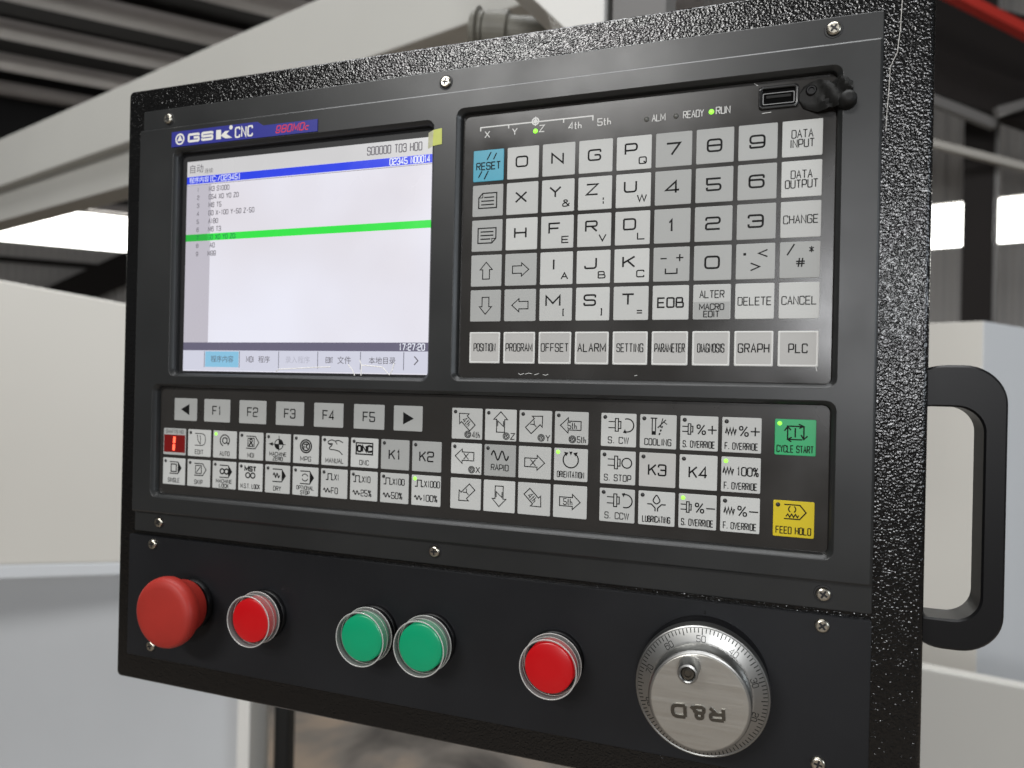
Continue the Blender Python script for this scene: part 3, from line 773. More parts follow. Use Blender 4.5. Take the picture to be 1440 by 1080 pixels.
def i_dry(k): tab(k, True); k.L(rounded([(-3.0, 2.2), (-2.2, 3.8), (-1.2, .6), (-.2, 3.8), (.8, .6), (1.6, 2.4)], .8, False), .5); cap(k, 'DRY')
def i_opt(k): tab(k, True); k.Ci(-.2, 2.2, 2.0, .4, 20, 160); k.Ci(-.2, 2.2, 2.0, .4, 200, 340); cap2(k, 'OPTIONAL', 'STOP', 1.15)
def wave(k, x, z, s_=1.0, lw=.42):
    P = [(x + s_ * (t / 24 * 7 - 3.5), z + s_ * 1.7 * math.sin(t / 24 * 4 * math.pi)) for t in range(25)]
    k.L(P, lw)
def i_step(a, b):
    def f(k):
        n = len(a)
        x0 = -6.6 if n > 2 else -5.4
        k.L([(x0, 2.0), (x0 + 1.4, 2.0), (x0 + 1.4, 5.4), (x0 + 3.8, 5.4), (x0 + 3.8, 2.0), (x0 + 5.2, 2.0)], .42)
        k.T(a, x0 + 5.6, 3.6, 3.3, 1.5, .38, sp=.5, rr=.6, align='l')
        wave(k, -4.6, -4.0, .62, .42); k.T(b, -1.6, -4.0, 3.3, 1.75, .38, sp=.6, rr=.6, align='l')
    return f
LEFT_A = [('EDIT', i_edit, M_white), ('AUTO', i_auto, M_white), ('MDI', i_mdi, M_white), ('MACHINE ZERO', i_zero, M_white), ('MPG', i_mpg, M_white), ('MANUAL', i_hand, M_white), ('DNC', i_dnc, M_white),
          ('K1', lambda k: k.T('K1', 0, .0, 5.0, 3.4, .55, rr=.8), M_grey), ('K2', lambda k: k.T('K2', 0, .0, 5.0, 3.4, .55, rr=.8), M_grey)]
LEFT_B = [('SINGLE', i_sbk, M_white), ('SKIP', i_skip, M_white), ('MACHINE LOCK', i_mlock, M_white), ('M.S.T. LOCK', i_mst, M_white), ('DRY', i_dry, M_white), ('OPTIONAL STOP', i_opt, M_white),
          ('X1 and F0', i_step('X1', 'F0'), M_white), ('X10 and 25%', i_step('X10', '25%'), M_white), ('X100 and 50%', i_step('X100', '50%'), M_white), ('X1000 and 100%', i_step('X1000', '100%'), M_white)]
LX = [-204.3 + 19.13 * i for i in range(10)]
def okey(x, z, nm, dr, m, dot=None):
    lab = {M_white: 'white', M_grey: 'grey', M_mid: 'pale grey', M_kgreen: 'green', M_kyel: 'yellow'}[m]
    o = key(x, z, OW, OH, m, '%s key marked %s' % (lab, nm), dr)
    if dot is not None: led(o, x + 2.0, z - 2.0, dot)
    return o
for i, (nm, dr, m) in enumerate(LEFT_A): okey(LX[i + 1], RB, nm, dr, m, M_led if nm == 'AUTO' else M_ledoff)
for i, (nm, dr, m) in enumerate(LEFT_B): okey(LX[i], RC, nm, dr, m, M_led if nm.startswith('X1000') else M_ledoff)
# function row
for x, wd, nm in [(-196.3, 17.4, 'L')] + [(-173.4 + 26.1 * i, 19.3, 'F%d' % (i + 1)) for i in range(5)] + [(-43.9, 17.4, 'R')]:
    if nm == 'L': dr = lambda k: k.P([(-3.6, 0), (2.9, -3.4), (2.9, 3.4)])
    elif nm == 'R': dr = lambda k: k.P([(3.6, 0), (-2.9, 3.4), (-2.9, -3.4)])
    else: dr = lambda k, nm=nm: k.T(nm, 0, 0, 5.0, 3.0, .5, sp=1.2, rr=.8)
    key(x, -135.1, wd, 13.7, M_grey, 'grey key marked %s' % {'L': 'left triangle', 'R': 'right triangle'}.get(nm, nm), dr)
# one-digit red display
o = place('key', key_mesh(OW, OH, M_grey), root, (LX[0] + OW / 2, RB - OH / 2, 0), 'small red one digit display showing 1')
o.name = 'digit_display'; WL[o.name] = wp(LX[0] + OW / 2, RB - OH / 2, 0)
cx, cz = LX[0] + OW / 2, RB - OH / 2
g = G(); g.poly(rect(cx - 8.2, cz - 6.6, cx + 8.2, cz + 4.2), .28); g.build('display_window', M_segglass, o, (cx, cz, .28))
g = Ink(.29); g.L([(cx - .1, cz + 3.0), (cx - .3, cz - .9)], 1.3); g.L([(cx - .4, cz - 1.6), (cx - .6, cz - 5.4)], 1.3); g.build('lit_digit', M_segred, o, (cx, cz, .29))
k = Ink(.28); k.T('SHAFTS NO', cx, cz + 6.2, 2.0, 1.15, .26, sp=.45, rr=.4); k.build('legend', M_inkgrey, o, (cx, cz + 6, .28))
# jog keys
def jog(rot, t, trot, wh=None, x=0, z=0):
    def f(k):
        zz = z + (1.6 if wh and rot not in (180,) else (1.2 if wh else 0))
        k.L(arrow_pts(10.6, 4.4, 4.0, 7.6, rot, x, zz), .36, True)
        c, s_ = math.cos(math.radians(rot)), math.sin(math.radians(rot))
        k.T(t, x - c * .9, zz - s_ * .9, 3.2 if len(t) == 1 else 3.0, 2.8 if len(t) == 1 else 1.5, .34, sp=.4, rot=trot, rr=.5)
        if wh:
            tw = 2.4 if len(wh) == 1 else 5.0
            wheel(k, 5.6 - tw, -5.6, 1.75); k.T(wh, 7.9 - tw / 2, -5.6, 3.0, 2.2 if len(wh) == 1 else 1.4, .32, sp=.4, rr=.5)
    return f
DX = [-9.1 + 18.87 * i for i in range(4)]
def i_rapid(k): wave(k, 0, 2.6, 1.35, .55); k.T('RAPID', 0, -3.6, 3.0, 1.7, .36, sp=.55, rr=.5)
def i_orient(k):
    k.Ci(0, 2.4, 3.9, .45, 122, 418); k.P([(-.9, 6.6), (.9, 6.6), (0, 4.6)])
    k.P([(-3.6, 6.4), (-1.2, 6.0), (-2.4, 4.2)]); k.P([(3.6, 6.4), (1.2, 6.0), (2.4, 4.2)]); k.T('ORIENTATION', 0, -4.9, 2.9, 1.0, .32, sp=.42, rr=.4)
JOG = [[('4th axis diagonal arrow up left', jog(135, '4th', -45, '4th', -.6), 1), ('Z arrow up', jog(90, 'Z', 90, 'Z'), 1), ('Y diagonal arrow up right', jog(45, 'Y', 45, 'Y'), 1), ('5th axis arrow left', jog(180, '5th', 0, '5th', -.4), 1)],
       [('X arrow left', jog(180, 'X', 0, 'X', -1.0), 1), ('RAPID', i_rapid, 1), ('X arrow right', jog(0, 'X', 0), 0), ('ORIENTATION', i_orient, 2)],
       [('Y diagonal arrow down left', jog(-135, 'Y', 45), 0), ('Z arrow down', jog(-90, 'Z', 90), 0), ('4th axis diagonal arrow down right', jog(-45, '4th', -45), 0), ('5th axis arrow right', jog(0, '5th', 0), 0)]]
for r, row in enumerate(JOG):
    for c, (nm, dr, d) in enumerate(row):
        okey(DX[c], (RA, RB + .2, RC)[r], nm, dr, M_grey if nm == 'RAPID' else M_white, [None, M_ledoff, M_led][d])
# spindle and feed keys
def spin(k, x, z, s_=1.0):
    k.L([(x - 3.4 * s_, z + 1.6 * s_), (x, z + 1.6 * s_)], .36); k.L([(x - 3.4 * s_, z - 1.4 * s_), (x, z - 1.4 * s_)], .36)
    k.L(rect(x, z - 3.0 * s_, x + 1.5 * s_, z + 3.2 * s_), .36, True); k.L(rect(x + 1.5 * s_, z - 1.6 * s_, x + 2.7 * s_, z + 1.8 * s_), .36, True)
def i_cw(k): spin(k, -1.6, 2.4); k.Ci(4.2, 2.4, 3.2, .42, 110, -110); k.P([(2.2, -1.2), (4.0, -1.6), (3.2, .6)]); cap(k, 'S. CW', -5.0, 1.7, 3.0, .34)
def i_ccw(k): spin(k, -1.6, 2.4); k.Ci(4.2, 2.4, 3.2, .42, 110, -110); k.P([(2.2, 6.0), (4.0, 6.4), (3.2, 4.2)]); cap(k, 'S. CCW', -5.0, 1.6, 3.0, .34)
def i_stop(k): spin(k, -1.6, 2.4); k.Ci(4.4, 2.4, 2.4, .42); cap(k, 'S. STOP', -5.0, 1.55, 3.0, .34)
def i_cool(k):
    k.L([(-3.6, 6.4), (-.4, 6.4)], .4); k.L([(-2.8, 6.2), (-2.8, .2)], .36); k.L([(-1.2, 6.2), (-1.2, .2)], .36); k.P(rect(-3.0, -1.6, -1.0, .2)); k.L([(3.6, 5.8), (-.2, 1.8)], .36); k.L([(2.2, 6.4), (1.0, 2.0)], .3)
    for i in range(3): k.L([(2.0 - i * .55, 2.8 - i * 1.7), (1.7 - i * .55, 1.8 - i * 1.7)], .5)
    k.L([(2.6, 4.8), (4.2, 3.6)], .3); cap(k, 'COOLING', -5.0, 1.42, 3.0, .34)
def i_lub(k):
    k.L(rounded([(0, 6.8), (1.9, 3.6), (0, 1.9), (-1.9, 3.6)], 1.0, True), .4, True); k.L([(-4.4, 2.0), (-2.4, 2.0), (-.6, .2), (-.6, -1.4)], .42); k.L([(4.4, 2.0), (2.4, 2.0), (.6, .2), (.6, -1.4)], .42); cap(k, 'LUBRICATING', -5.2, .95, 2.9, .34)
def pct(k, sgn): 
    k.T('%', 1.0, 1.8, 4.4, 3.8, .42, rr=1.0); k.L([(4.0, 1.8), (8.0, 1.8)], .42)
    if sgn == '+': k.L([(6.0, -.2), (6.0, 3.8)], .42)
def zig(k, x, z): k.L([(x, z - 1.0), (x + .5, z + 1.4), (x + 1.2, z - 1.4), (x + 1.9, z + 1.4), (x + 2.6, z - 1.4), (x + 3.3, z + 1.4), (x + 4.0, z - 1.4), (x + 4.5, z + 1.0)], .56)
def i_sov(sgn):
    def f(k): spin(k, -5.0, 1.8, .8); pct(k, sgn); cap(k, 'S. OVERRIDE', -5.2, 1.08, 3.0, .34)
    return f
def i_fov(sgn):
    def f(k): zig(k, -7.0, 1.6); pct(k, sgn); cap(k, 'F. OVERRIDE', -5.2, 1.08, 3.0, .34)
    return f
def i_f100(k): zig(k, -7.8, 1.6); k.T('100%', 3.0, 1.6, 3.8, 2.0, .4, sp=.6, rr=.8); cap(k, 'F. OVERRIDE', -5.2, 1.08, 3.0, .34)
SX = [71.2 + 19.08 * i for i in range(4)]
SP = [[('S. CW', i_cw, 1, M_white), ('COOLING', i_cool, 1, M_white), ('S. OVERRIDE plus', i_sov('+'), 1, M_white), ('F. OVERRIDE plus', i_fov('+'), 1, M_white)],
      [('S. STOP', i_stop, 1, M_white), ('K3', lambda k: k.T('K3', 0, 0, 5.0, 3.4, .55, rr=.8), 1, M_mid), ('K4', lambda k: k.T('K4', 0, 0, 5.0, 3.4, .55, rr=.8), 1, M_white), ('100% F. OVERRIDE', i_f100, 2, M_white)],
      [('S. CCW', i_ccw, 1, M_white), ('LUBRICATING', i_lub, 1, M_white), ('S. OVERRIDE minus', i_sov('-'), 2, M_white), ('F. OVERRIDE minus', i_fov('-'), 1, M_white)]]
for r, row in enumerate(SP):
    for c, (nm, dr, d, m) in enumerate(row): okey(SX[c], (RA, RB + .2, RC)[r], nm, dr, m, [None, M_ledoff, M_led][d])
def i_cycle(k):
    for P in ([(-3.6, 5.0), (3.0, 5.0)], [(3.6, 5.0), (3.6, -.2)], [(3.0, -1.0), (-3.0, -1.0)], [(-3.2, -1.0), (-3.2, 4.2)], [(0, 4.2), (0, 0)]): k.L(P, .42)
    for P in ([(1.4, 6.0), (3.6, 5.0), (1.6, 4.2)], [(2.4, 1.2), (3.6, -.8), (5.2, .8)], [(-1.4, .0), (-3.2, -1.0), (-1.6, -2.0)], [(-4.6, 2.8), (-3.2, 4.8), (-1.8, 3.2)]): k.L(P, .42)
    cap(k, 'CYCLE START', -5.3, 1.03, 3.0, .34)
def i_hold(k):
    k.L([(-4.0, 6.4), (2.6, 6.4), (5.2, 3.2), (2.6, 0), (-4.0, 0)], .4); k.Ci(-.6, 4.4, 1.5, .36, -60, 60); k.Ci(-.6, 4.4, 1.5, .36, 120, 240); k.L([(-3.2, 1.0), (-2.4, 2.2), (-1.6, .8), (-.8, 2.2), (0, .8), (.8, 2.2), (1.6, .8), (2.2, 1.8)], .36)
    cap(k, 'FEED HOLD', -5.2, 1.22, 3.0, .36)
okey(151.5, RA, 'CYCLE START', i_cycle, M_kgreen, M_led)
okey(151.5, RC, 'FEED HOLD', i_hold, M_kyel, M_ledoff)

# --- screen
LX0, LX1, LZ0, LZ1 = -190.6, -19.9, -118.2, 10.1
g = G()
g.loft([(rect(-195.4, -120.4, -19.6, 15.2), -1.0), (rect(-195.4, -120.4, -19.6, 15.2), -0.6)], False, True)
g.build('display_frame', M_dark, root, (-105, -54, -1))
g = G(); g.box(LX0, LZ0, -0.6, LX1, LZ1, 0.0)
lcd = g.build('display', M_lcd, root, (-105, -54, 0), None, 'lit screen showing a program listing with one green line')
SWL = [0.02]
def bar(name, m, x0, z0, x1, z1):
    SWL[0] += 0.012
    g = G(); g.poly(rect(x0, z0, x1, z1), SWL[0]); return g.build(name, m, lcd, ((x0 + x1) / 2, (z0 + z1) / 2, SWL[0]))
bar('screen_bar', M_lcdtop, LX0, 1.0, LX1, LZ1)
bar('screen_bar', M_lcdnum, LX0, -100.8, -172.0, -4.4)
bar('screen_bar', M_lcdblue, LX0, -3.8, LX1, .8)
bar('screen_bar', M_lcdline, LX0, -4.6, LX1, -4.3)
bar('screen_bar', M_lcdgreen, -174.0, -38.9, LX1, -34.7)
bar('screen_bar', M_lcdgreen2, LX0, -38.9, -174.0, -34.7)
bar('screen_bar', M_lcdstat, LX0, -105.6, LX1, -100.8)
bar('screen_bar', M_lcdsoft, LX0, -117.6, LX1, -105.6)
bar('selected_softkey', M_lcdsel, -173.6, -115.6, -148.8, -106.2)
for x in (-174.2, -148.2, -120.2, -93.5, -65.6, -38.6): bar('screen_divider', M_lcdline, x - .25, -115.8, x + .25, -106.0)
def stext(m, items):
    k = Ink(0.18)
    for t, x, z, h, gw, lw in items: k.T(t, x, z, h, gw, lw, sp=gw * .42, rr=.5, align='l')
    k.build('screen_text', m, lcd, (items[0][1], items[0][2], 0.18))
stext(M_lcdtxt, [('S00000 T03 H00', -64.0, 5.6, 4.3, 1.80, .46)])
stext(M_lcdtxtw, [('O2345', -49.8, -1.5, 3.5, 1.6, .44)]); stext(M_lcdtxtw, [('N00014', -36.8, -1.5, 3.5, 1.45, .44)])
stext(M_lcdtxtw, [('[C:/O2345]', -172.6, -1.5, 3.1, 1.8, .36)]); stext(M_lcdtxtw, [('17:27:20', -41.4, -103.2, 3.4, 1.65, .42)])
ln = ['M3 S1000', 'G54 X0 Y0 Z0', 'M6 T5', 'G0 X-100 Y-50 Z-50', 'A180', 'M6 T3', 'G0 X0 Y0 Z0;', ' A0', 'M99']
for i, t in enumerate(ln):
    if i != 6: stext(M_lcdtxt, [(t, -173.4, -7.5 - 4.9 * i, 2.7, 1.42, .34)]); stext(M_lcdtxt, [(str(i + 1), -182.2, -7.5 - 4.9 * i, 2.3, 1.3, .30)])
stext(M_lcdtxtb, [(ln[6], -173.4, -36.9, 2.7, 1.42, .34)]); stext(M_lcdtxtb, [('7', -182.2, -36.9, 2.3, 1.3, .30)])
stext(M_lcdtxt, [('MDI', -143.0, -110.8, 3.2, 1.5, .34)]); stext(M_lcdtxt, [('EDIT', -88.0, -110.8, 3.0, 1.0, .32)]); stext(M_lcdtxt, [('>', -32.6, -110.6, 4.6, 3.0, .42)])
wt = 0.2
cjk('自动', -189.2, 5.4, 4.9, wt, lcd, M_lcdtxt)
cjk('连续', -177.2, 3.6, 2.8, wt, lcd, M_lcdtxt)
cjk('程序内容', -188.8, -1.5, 3.3, wt, lcd, M_lcdtxtw)
cjk('程序内容', -169.4, -110.8, 3.7, wt, lcd, M_lcdtxt)
cjk('程序', -134.6, -110.8, 3.7, wt, lcd, M_lcdtxt)
cjk('录入程序', -115.6, -110.8, 3.7, wt, lcd, M_lcdtxtg)
cjk('文件', -80.6, -110.8, 4.0, wt, lcd, M_lcdtxt)
cjk('本地目录', -60.4, -110.8, 3.7, wt, lcd, M_lcdtxt)

# --- maker's badge
g = G()
bp_ = [(-198.0, 18.2), (-93.4, 17.9), (-93.4, 24.8), (-130.4, 24.8), (-134.6, 27.4), (-198.0, 27.4)]
g.loft([(bp_, 5.0), (bp_, 5.5)], False, True)
bdg = g.build('badge', M_blue, root, (-145, 22, 5), None, 'blue maker badge with white letters')
def bold(k, t, x, z, h, gw, lw, sp, shear=0): k.T(t, x, z, h, gw, lw, sp=sp, rr=h * .18, align='l', shear=shear)
k = Ink(5.51, 1.0)
k.Ci(-191.6, 22.6, 3.0, 1.0); k.P([(-193.7, 21.4), (-189.5, 21.4), (-191.6, 25.2)])
bold(k, 'GS', -184.8, 22.6, 4.0, 7.6, 1.45, 2.6)
k.P(rect(-164.2, 19.8, -160.6, 25.4)); k.P([(-160.6, 22.0), (-157.6, 24.2), (-154.4, 24.2), (-156.6, 22.4), (-152.4, 19.8), (-157.2, 19.8), (-160.6, 21.6)]); k.D(-153.4, 26.0, 1.3)
bold(k, 'CNC', -150.0, 22.6, 5.6, 3.0, 1.0, 1.5)
k.build('badge_letters', M_badgewhite, bdg, (-145, 22, 5.5))
k = Ink(5.51, 1.0); bold(k, '980MDc', -121.0, 21.6, 3.9, 2.6, .62, 1.25, .25); k.build('badge_model_number', M_redink, bdg, (-110, 22, 5.5))

# --- USB socket with its rubber flap
g = G()
fo = rrect(141.4, 6.3, 158.6, 16.7, 1.6, 4); fi = rrect(142.9, 7.6, 157.1, 15.4, .9, 4)
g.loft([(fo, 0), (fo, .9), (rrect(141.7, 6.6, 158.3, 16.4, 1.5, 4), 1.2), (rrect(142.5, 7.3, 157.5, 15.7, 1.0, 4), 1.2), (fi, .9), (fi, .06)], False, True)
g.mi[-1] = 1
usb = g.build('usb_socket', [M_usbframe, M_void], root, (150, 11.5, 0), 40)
g = G()
o1 = rrect(143.2, 8.2, 156.8, 13.4, .6, 3); i1 = rrect(143.55, 8.5, 156.45, 13.1, .4, 3)
g.loft([(o1, .1), (o1, 1.0), (i1, 1.0), (i1, .1)], False, False)
g.build('metal_shell', M_usb, usb, (150, 11, .5), 40)
g = G(); g.box(144.6, 11.2, .1, 155.4, 12.6, .5, .1); g.build('contact_tongue', M_rubber, usb, (150, 11.9, .3))
g = G()
def flapcol(x, z0, z1, w0): return [(x, z0, w0), (x, z1, w0)]
secs = [(158.9, 8.0, 12.0, 1.2), (160.4, 5.2, 14.6, 1.4), (163.6, 3.6, 16.4, 1.7), (166.6, 2.4, 16.8, 2.6), (169.4, 2.6, 15.2, 4.6), (172.4, 3.0, 14.6, 6.2), (175.4, 2.6, 15.6, 7.0), (178.2, 4.4, 15.0, 7.4), (180.0, 6.8, 13.4, 7.0)]
ringsA = []
fine = []
for a_, b_ in zip(secs, secs[1:]):
    for t_ in (0, .5): fine.append(tuple(p + (q - p) * t_ for p, q in zip(a_, b_)))
fine.append(secs[-1])
NR = 9
for x, z0, z1, w1 in fine:
    top = []; bot = []
    far = min(1.0, max(0.0, (x - 165.0) / 6.0))
    for q_ in range(NR):
        u_ = q_ / (NR - 1)
        fold = far * (1.1 * math.sin(u_ * 7.0 + x * .9) + .7 * math.sin(u_ * 13 + x * 1.7)) + far * random.uniform(-.35, .35)
        edge = -.7 if q_ in (0, NR - 1) else 0
        zz = z0 + (z1 - z0) * u_ + far * random.uniform(-.3, .3)
        top.append((x + far * random.uniform(-.3, .3), zz, w1 + fold + edge)); bot.append((x, zz, w1 + fold - 1.3 - edge * .6))
    ringsA.append(g.pts(top + bot[::-1]))
for a, b in zip(ringsA, ringsA[1:]):
    for i in range(2 * NR):
        j = (i + 1) % (2 * NR)
        g.face([a[i], b[i], b[j], a[j]])
g.face(ringsA[0]); g.face(ringsA[-1][::-1])
fl = g.build('rubber_flap', M_rubber, root, (170, 10, 4), 50, 'open black rubber cap beside the USB socket')
g = G(); g.lathe(178.2, 4.6, [(3.6, 3.5), (3.9, 5.0), (3.6, 8.6), (3.0, 10.2), (1.4, 10.8)], 14, True); g.build('flap_plug', M_rubber, fl, (177, 4, 5), 50)
g = G(); g.lathe(163.7, 12.3, [(2.4, 1.6), (2.4, 2.2), (1.9, 2.7), (1.3, 2.7), (1.1, 2.0), (.3, 2.0)], 18, True); g.build('flap_screw', M_handle, fl, (163.7, 12.3, 2), 40)

# --- handle on the right side
g = G()
WF, WB = -14.0, -30.0
ho = rrect(206, -235.0, 246.0, -109.5, 17, 10)
hi = rrect(206, -221.6, 237.2, -128.0, 11, 10)
hof = rrect(206, -234.0, 245.0, -110.5, 16, 10); hif = rrect(206, -222.4, 238.0, -127.2, 11.5, 10)
A = g.pts([(p[0], p[1], WB) for p in ho]); B = g.pts([(p[0], p[1], WF - 1) for p in ho]); Cc = g.pts([(p[0], p[1], WF) for p in hof])
D_ = g.pts([(p[0], p[1], WF) for p in hif]); E_ = g.pts([(p[0], p[1], WF - 1) for p in hi]); F_ = g.pts([(p[0], p[1], WB) for p in hi])
n = len(ho)
for q0, q1 in ((A, B), (B, Cc), (Cc, D_), (D_, E_), (E_, F_), (F_, A)):
    for i in range(n):
        j = (i + 1) % n
        g.face([q0[i], q0[j], q1[j], q1[i]])
g.build('handle', M_handle, root, (230, -172, -22), 35)

# --- push buttons
CZ = -258.9
def push_button(x, m, label):
    g = G(); g.lathe(x, CZ, [(14.4, 1.2), (14.4, 2.6), (14.0, 3.4), (13.6, 3.6), (13.5, 7.4)], 40, True)
    b = g.build('push_button', M_handle, root, (x, CZ, 5), 35, label)
    g = G(); g.lathe(x, CZ, [(12.3, 6.0), (12.3, 14.2), (12.0, 14.8), (11.4, 15.1), (4.0, 15.2)], 48, True); g.build('lens', m, b, (x, CZ, 11), 35)
    g = G()
    prof = [(13.6, 7.6), (14.5, 7.6), (14.5, 8.9), (14.0, 9.3), (14.0, 11.2), (14.3, 11.5), (14.3, 12.2), (14.0, 12.6), (14.0, 15.6), (14.3, 16.0), (14.3, 16.6), (13.6, 16.8), (13.5, 16.2), (13.5, 8.2), (13.6, 7.6)]
    g.lathe(x, CZ, prof, 56, False); cr_ = g.build('clear_ring', M_clear, b, (x, CZ, 12), 40)
    for rr_, w_, t_ in ((14.2, 16.7, .30), (14.1, 12.0, .16), (14.5, 8.2, .26)):  # bright edge lines of the clear ring, put in as thin pale rings
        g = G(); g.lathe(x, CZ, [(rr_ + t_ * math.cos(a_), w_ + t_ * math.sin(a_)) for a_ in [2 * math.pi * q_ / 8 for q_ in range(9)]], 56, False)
        g.build('bright_edge_line', M_rim2, cr_, (x, CZ, w_), 60)
    return b
push_button(-124.2, M_redlens, 'red push button in a clear ring beside the emergency stop')
push_button(-52.4, M_grnlens, 'left one of the two green push buttons')
push_button(-17.8, M_grnlens, 'right one of the two green push buttons')
push_button(51.2, M_redlens, 'red push button in a clear ring beside the handwheel')

# --- emergency stop
EX = -177.4
g = G(); g.lathe(EX, CZ, [(15.2, 1.2), (15.2, 3.0), (14.4, 4.4), (13.4, 4.8), (13.0, 8.0)], 40, True)
es = g.build('emergency_stop', M_handle, root, (EX, CZ, 4), 35, 'big red mushroom emergency stop button')
g = G()
g.lathe(EX, CZ, [(13.0, 6.0), (15.4, 7.0), (16.0, 9.0), (15.8, 13.0), (16.4, 14.6), (19.0, 16.4), (20.2, 18.2), (20.6, 20.4), (20.4, 22.8), (19.6, 24.6), (18.2, 25.6), (15.0, 26.1), (9.0, 26.4), (3.0, 26.5)], 56, True)
g.build('mushroom_head', M_red, es, (EX, CZ, 18), 40)

# --- handwheel
HX, HZ = 122.6, -257.6
g = G(); g.lathe(HX, HZ, [(29.2, 1.2), (29.2, 9.0), (28.6, 10.0)], 72, True)
hw = g.build('handwheel', M_handle, root, (HX, HZ, 5), 35, 'silver handwheel with a graduated dial and crank peg')
g = G(); g.lathe(HX, HZ, [(28.8, 10.2), (29.4, 11.0), (29.4, 15.8), (29.1, 16.5), (28.6, 16.7), (28.2, 16.5), (22.9, 18.3), (22.4, 18.4), (21.6, 18.4)], 100, True)
dial = g.build('dial_ring', M_alu2, hw, (HX, HZ, 14), 25)
k = Ink(0)
def cone_w(r): return 16.5 + (28.2 - r) / 5.3 * 1.8
for i in range(100):
    a = math.radians(90 + i * 3.6)
    r1 = 26.2 if i % 5 else 25.4
    r0 = 28.1
    t = 0.20
    ca, sa = math.cos(a), math.sin(a)
    idx = k.pts([(HX + r * ca + s_ * t * -sa, HZ + r * sa + s_ * t * ca, cone_w(r) + .03) for r, s_ in ((r0, -1), (r0, 1), (r1, 1), (r1, -1))])
    k.face(idx)
dt = k.build('dial_ticks', M_ink, hw, (HX, HZ, 17)); dt['kind'] = 'stuff'
g = G()
for i in range(10):
    v = (50 + 10 * i) % 100
    a = 90 + 36 * i + 1
    t = Ink(0, 1.3); t.T(str(v), 0, 0, 2.5, 1.55, .26, sp=.6, rr=.5)
    c, s_ = math.cos(math.radians(a - 90)), math.sin(math.radians(a - 90))
    for f in t.f:
        idx = []
        for q in f:
            x, z, wv = t.v[q]
            z += 23.8
            X, Zv = x * c - z * s_, x * s_ + z * c
            idx.append((HX + X, HZ + Zv, cone_w(math.hypot(X, Zv)) + .06 + wv))
        g.face(g.pts(idx))
g.build('dial_numbers', M_ink, hw, (HX, HZ, 18))
# knurled drum and brushed disc
g = G()
nk = 120
def kn(r, wv): return ([(HX + (r - (.3 if i % 2 else 0)) * math.cos(2 * math.pi * i / nk), HZ + (r - (.3 if i % 2 else 0)) * math.sin(2 * math.pi * i / nk)) for i in range(nk)], wv)
def pl(r, wv): return ([(HX + r * math.cos(2 * math.pi * i / nk), HZ + r * math.sin(2 * math.pi * i / nk)) for i in range(nk)], wv)
g.loft([pl(21.8, 18.3), kn(21.9, 18.7), kn(21.9, 26.2), pl(21.6, 26.6), pl(21.8, 27.6), pl(21.4, 28.3), pl(20.8, 28.5)], False, True)
g.build('knurled_drum', M_alu2, hw, (HX, HZ, 23), 30)
g = G(); g.lathe(HX, HZ, [(20.5, 28.4), (20.5, 28.7), (20.3, 28.8)], 72, True)
disc = g.build('brushed_disc', M_alu, hw, (HX, HZ, 28.6), 30)
PXc, PZc = HX - 4.2, HZ + 15.0
g = G(); g.lathe(PXc, PZc, [(4.7, 28.7), (4.6, 29.4), (4.4, 33.0), (4.3, 37.6), (4.1, 38.3), (3.4, 38.5), (3.0, 38.0), (3.0, 36.6)], 36, True)
pg = g.build('crank_peg', M_alu2, hw, (PXc, PZc, 33), 30)
g = G(); g.lathe(PXc, PZc, [(2.9, 36.5), (2.9, 37.0), (2.5, 37.4), (1.6, 37.5), (1.4, 36.9), (.3, 36.9)], 24, True); g.build('peg_screw', M_chrome, pg, (PXc, PZc, 37), 35)
k = Ink(28.85)
k.bold = 1.0; k.T('R^D', HX - .4, HZ - 4.2, 4.8, 5.4, 1.5, sp=2.6, rot=184, rr=2.3)
g = G()
for f in k.f:      # cut-out letters standing proud of the disc
    top = [k.v[i] for i in f]
    lo = [(a, b, 28.8) for a, b, c in top]; hi2 = [(a, b, c + .55) for a, b, c in top]
    I = g.pts(lo); J = g.pts(hi2)
    g.face(J)
    for i in range(len(f)):
        j = (i + 1) % len(f); g.face([I[i], I[j], J[j], J[i]])
g.build('disc_letters', M_chrome, hw, (HX, HZ, 29))
g = G(); g.poly([(HX - .45, HZ + 29.8), (HX + .45, HZ + 29.8), (HX + .3, HZ + 31.6), (HX - .3, HZ + 31.6)], 1.26)
g.build('dial_pointer', M_ink, root, (HX, HZ + 32, 1.26))

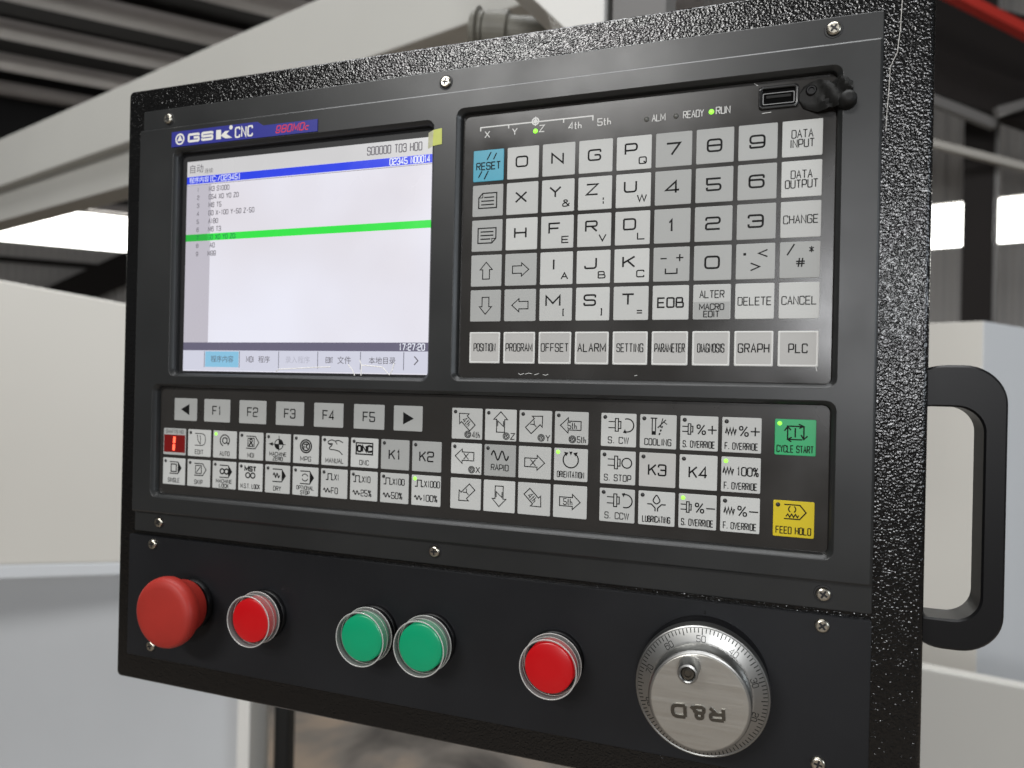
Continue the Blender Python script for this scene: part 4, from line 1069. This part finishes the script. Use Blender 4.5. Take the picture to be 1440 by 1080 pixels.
# ================================================================== small loose things on the panel
g = G()
g.loft([([(-21.6, 3.1), (-16.2, 3.7), (-16.4, 12.1), (-21.2, 11.6)], 5.03), ([(-21.6, 3.1), (-16.2, 3.7), (-16.4, 12.1), (-21.2, 11.6)], 5.25)], True, True)
g.m = 1
q = [(-21.6, 3.1, 5.25), (-21.2, 11.6, 5.25), (-25.2, 11.2, 3.0), (-25.4, 2.7, 3.0)]
i0 = g.pts(q); g.face([i0[0], i0[1], i0[2], i0[3]])
q = [(a, b, c - .25) for a, b, c in q]; i1 = g.pts(q); g.face([i1[3], i1[2], i1[1], i1[0]])
for i in range(4):
    j = (i + 1) % 4; g.face([i0[j], i0[i], i1[i], i1[j]])
tag(g.build('tape_piece', [M_tape, M_tapefade], None, (-20, 7.5, 5)), 'yellow green tape scrap folded over the screen corner', 'tape')
g = G()
g.tube([(200.0, 57.5, -.9), (199.6, 46, -.9), (199.2, 36, -.9), (198.2, 26, -.9), (195.6, 20, -.9), (195.2, 10, -.9), (194.6, 0, -.9), (194.3, -8, -.9)], .11, 5)
tag(g.build('fibre', M_fibre, None, (197, 25, -.9)), 'thin white fibre lying on the upper right edge of the housing', 'fibre')
def strand(path, label):
    g = G(); g.tube(path, .28, 5); tag(g.build('film_strand', M_fibre, None, path[0]), label, 'film scrap')
strand([(-121, -117.8, 1.2), (-118.5, -116.4, 1.8), (-104, -115.6, 1.6), (-92, -114.9, 1.6), (-84, -114.6, 1.4)], 'long white film thread along the bottom edge of the screen')
strand([(-72.6, -113.2, 1.4), (-69.6, -116.0, 1.8), (-67.8, -119.2, 2.2)], 'short slanting white film shred left of the softkey on the screen edge')
strand([(-65.4, -110.5, 1.2), (-64.0, -113.6, 1.6), (-63.8, -119.2, 2.2)], 'short upright white film shred at the screen bottom edge')
strand([(-64.0, -113.4, 1.4), (-57.0, -113.8, 1.6), (-50.6, -114.4, 1.8), (-47.2, -117.6, 2.0), (-46.0, -118.6, 2.2), (-44.6, -116.2, 2.0), (-43.6, -112.0, 1.6)], 'curled white film thread at the bottom right of the screen')

# worn white scuffs at the bottom edge of the keypad film
k = Ink(0.02, 1.0)
for P in ([(27.4, -116.6), (28.6, -117.2), (30.4, -116.5)], [(31.0, -116.9), (33.2, -116.3), (34.8, -116.7)], [(36.0, -117.2), (38.4, -116.4)], [(40.6, -116.9), (42.0, -117.3), (43.4, -116.7)], [(87.0, -116.8), (88.4, -116.5)], [(167.8, -110.2), (168.6, -113.4)], [(141.0, 17.8), (139.4, 19.0)], [(143.0, 4.8), (147.0, 5.0)]):
    k.L(P, .26)
k.build('film_scuffs', M_inkwhite, root, (40, -117, 0))['kind'] = 'stuff'
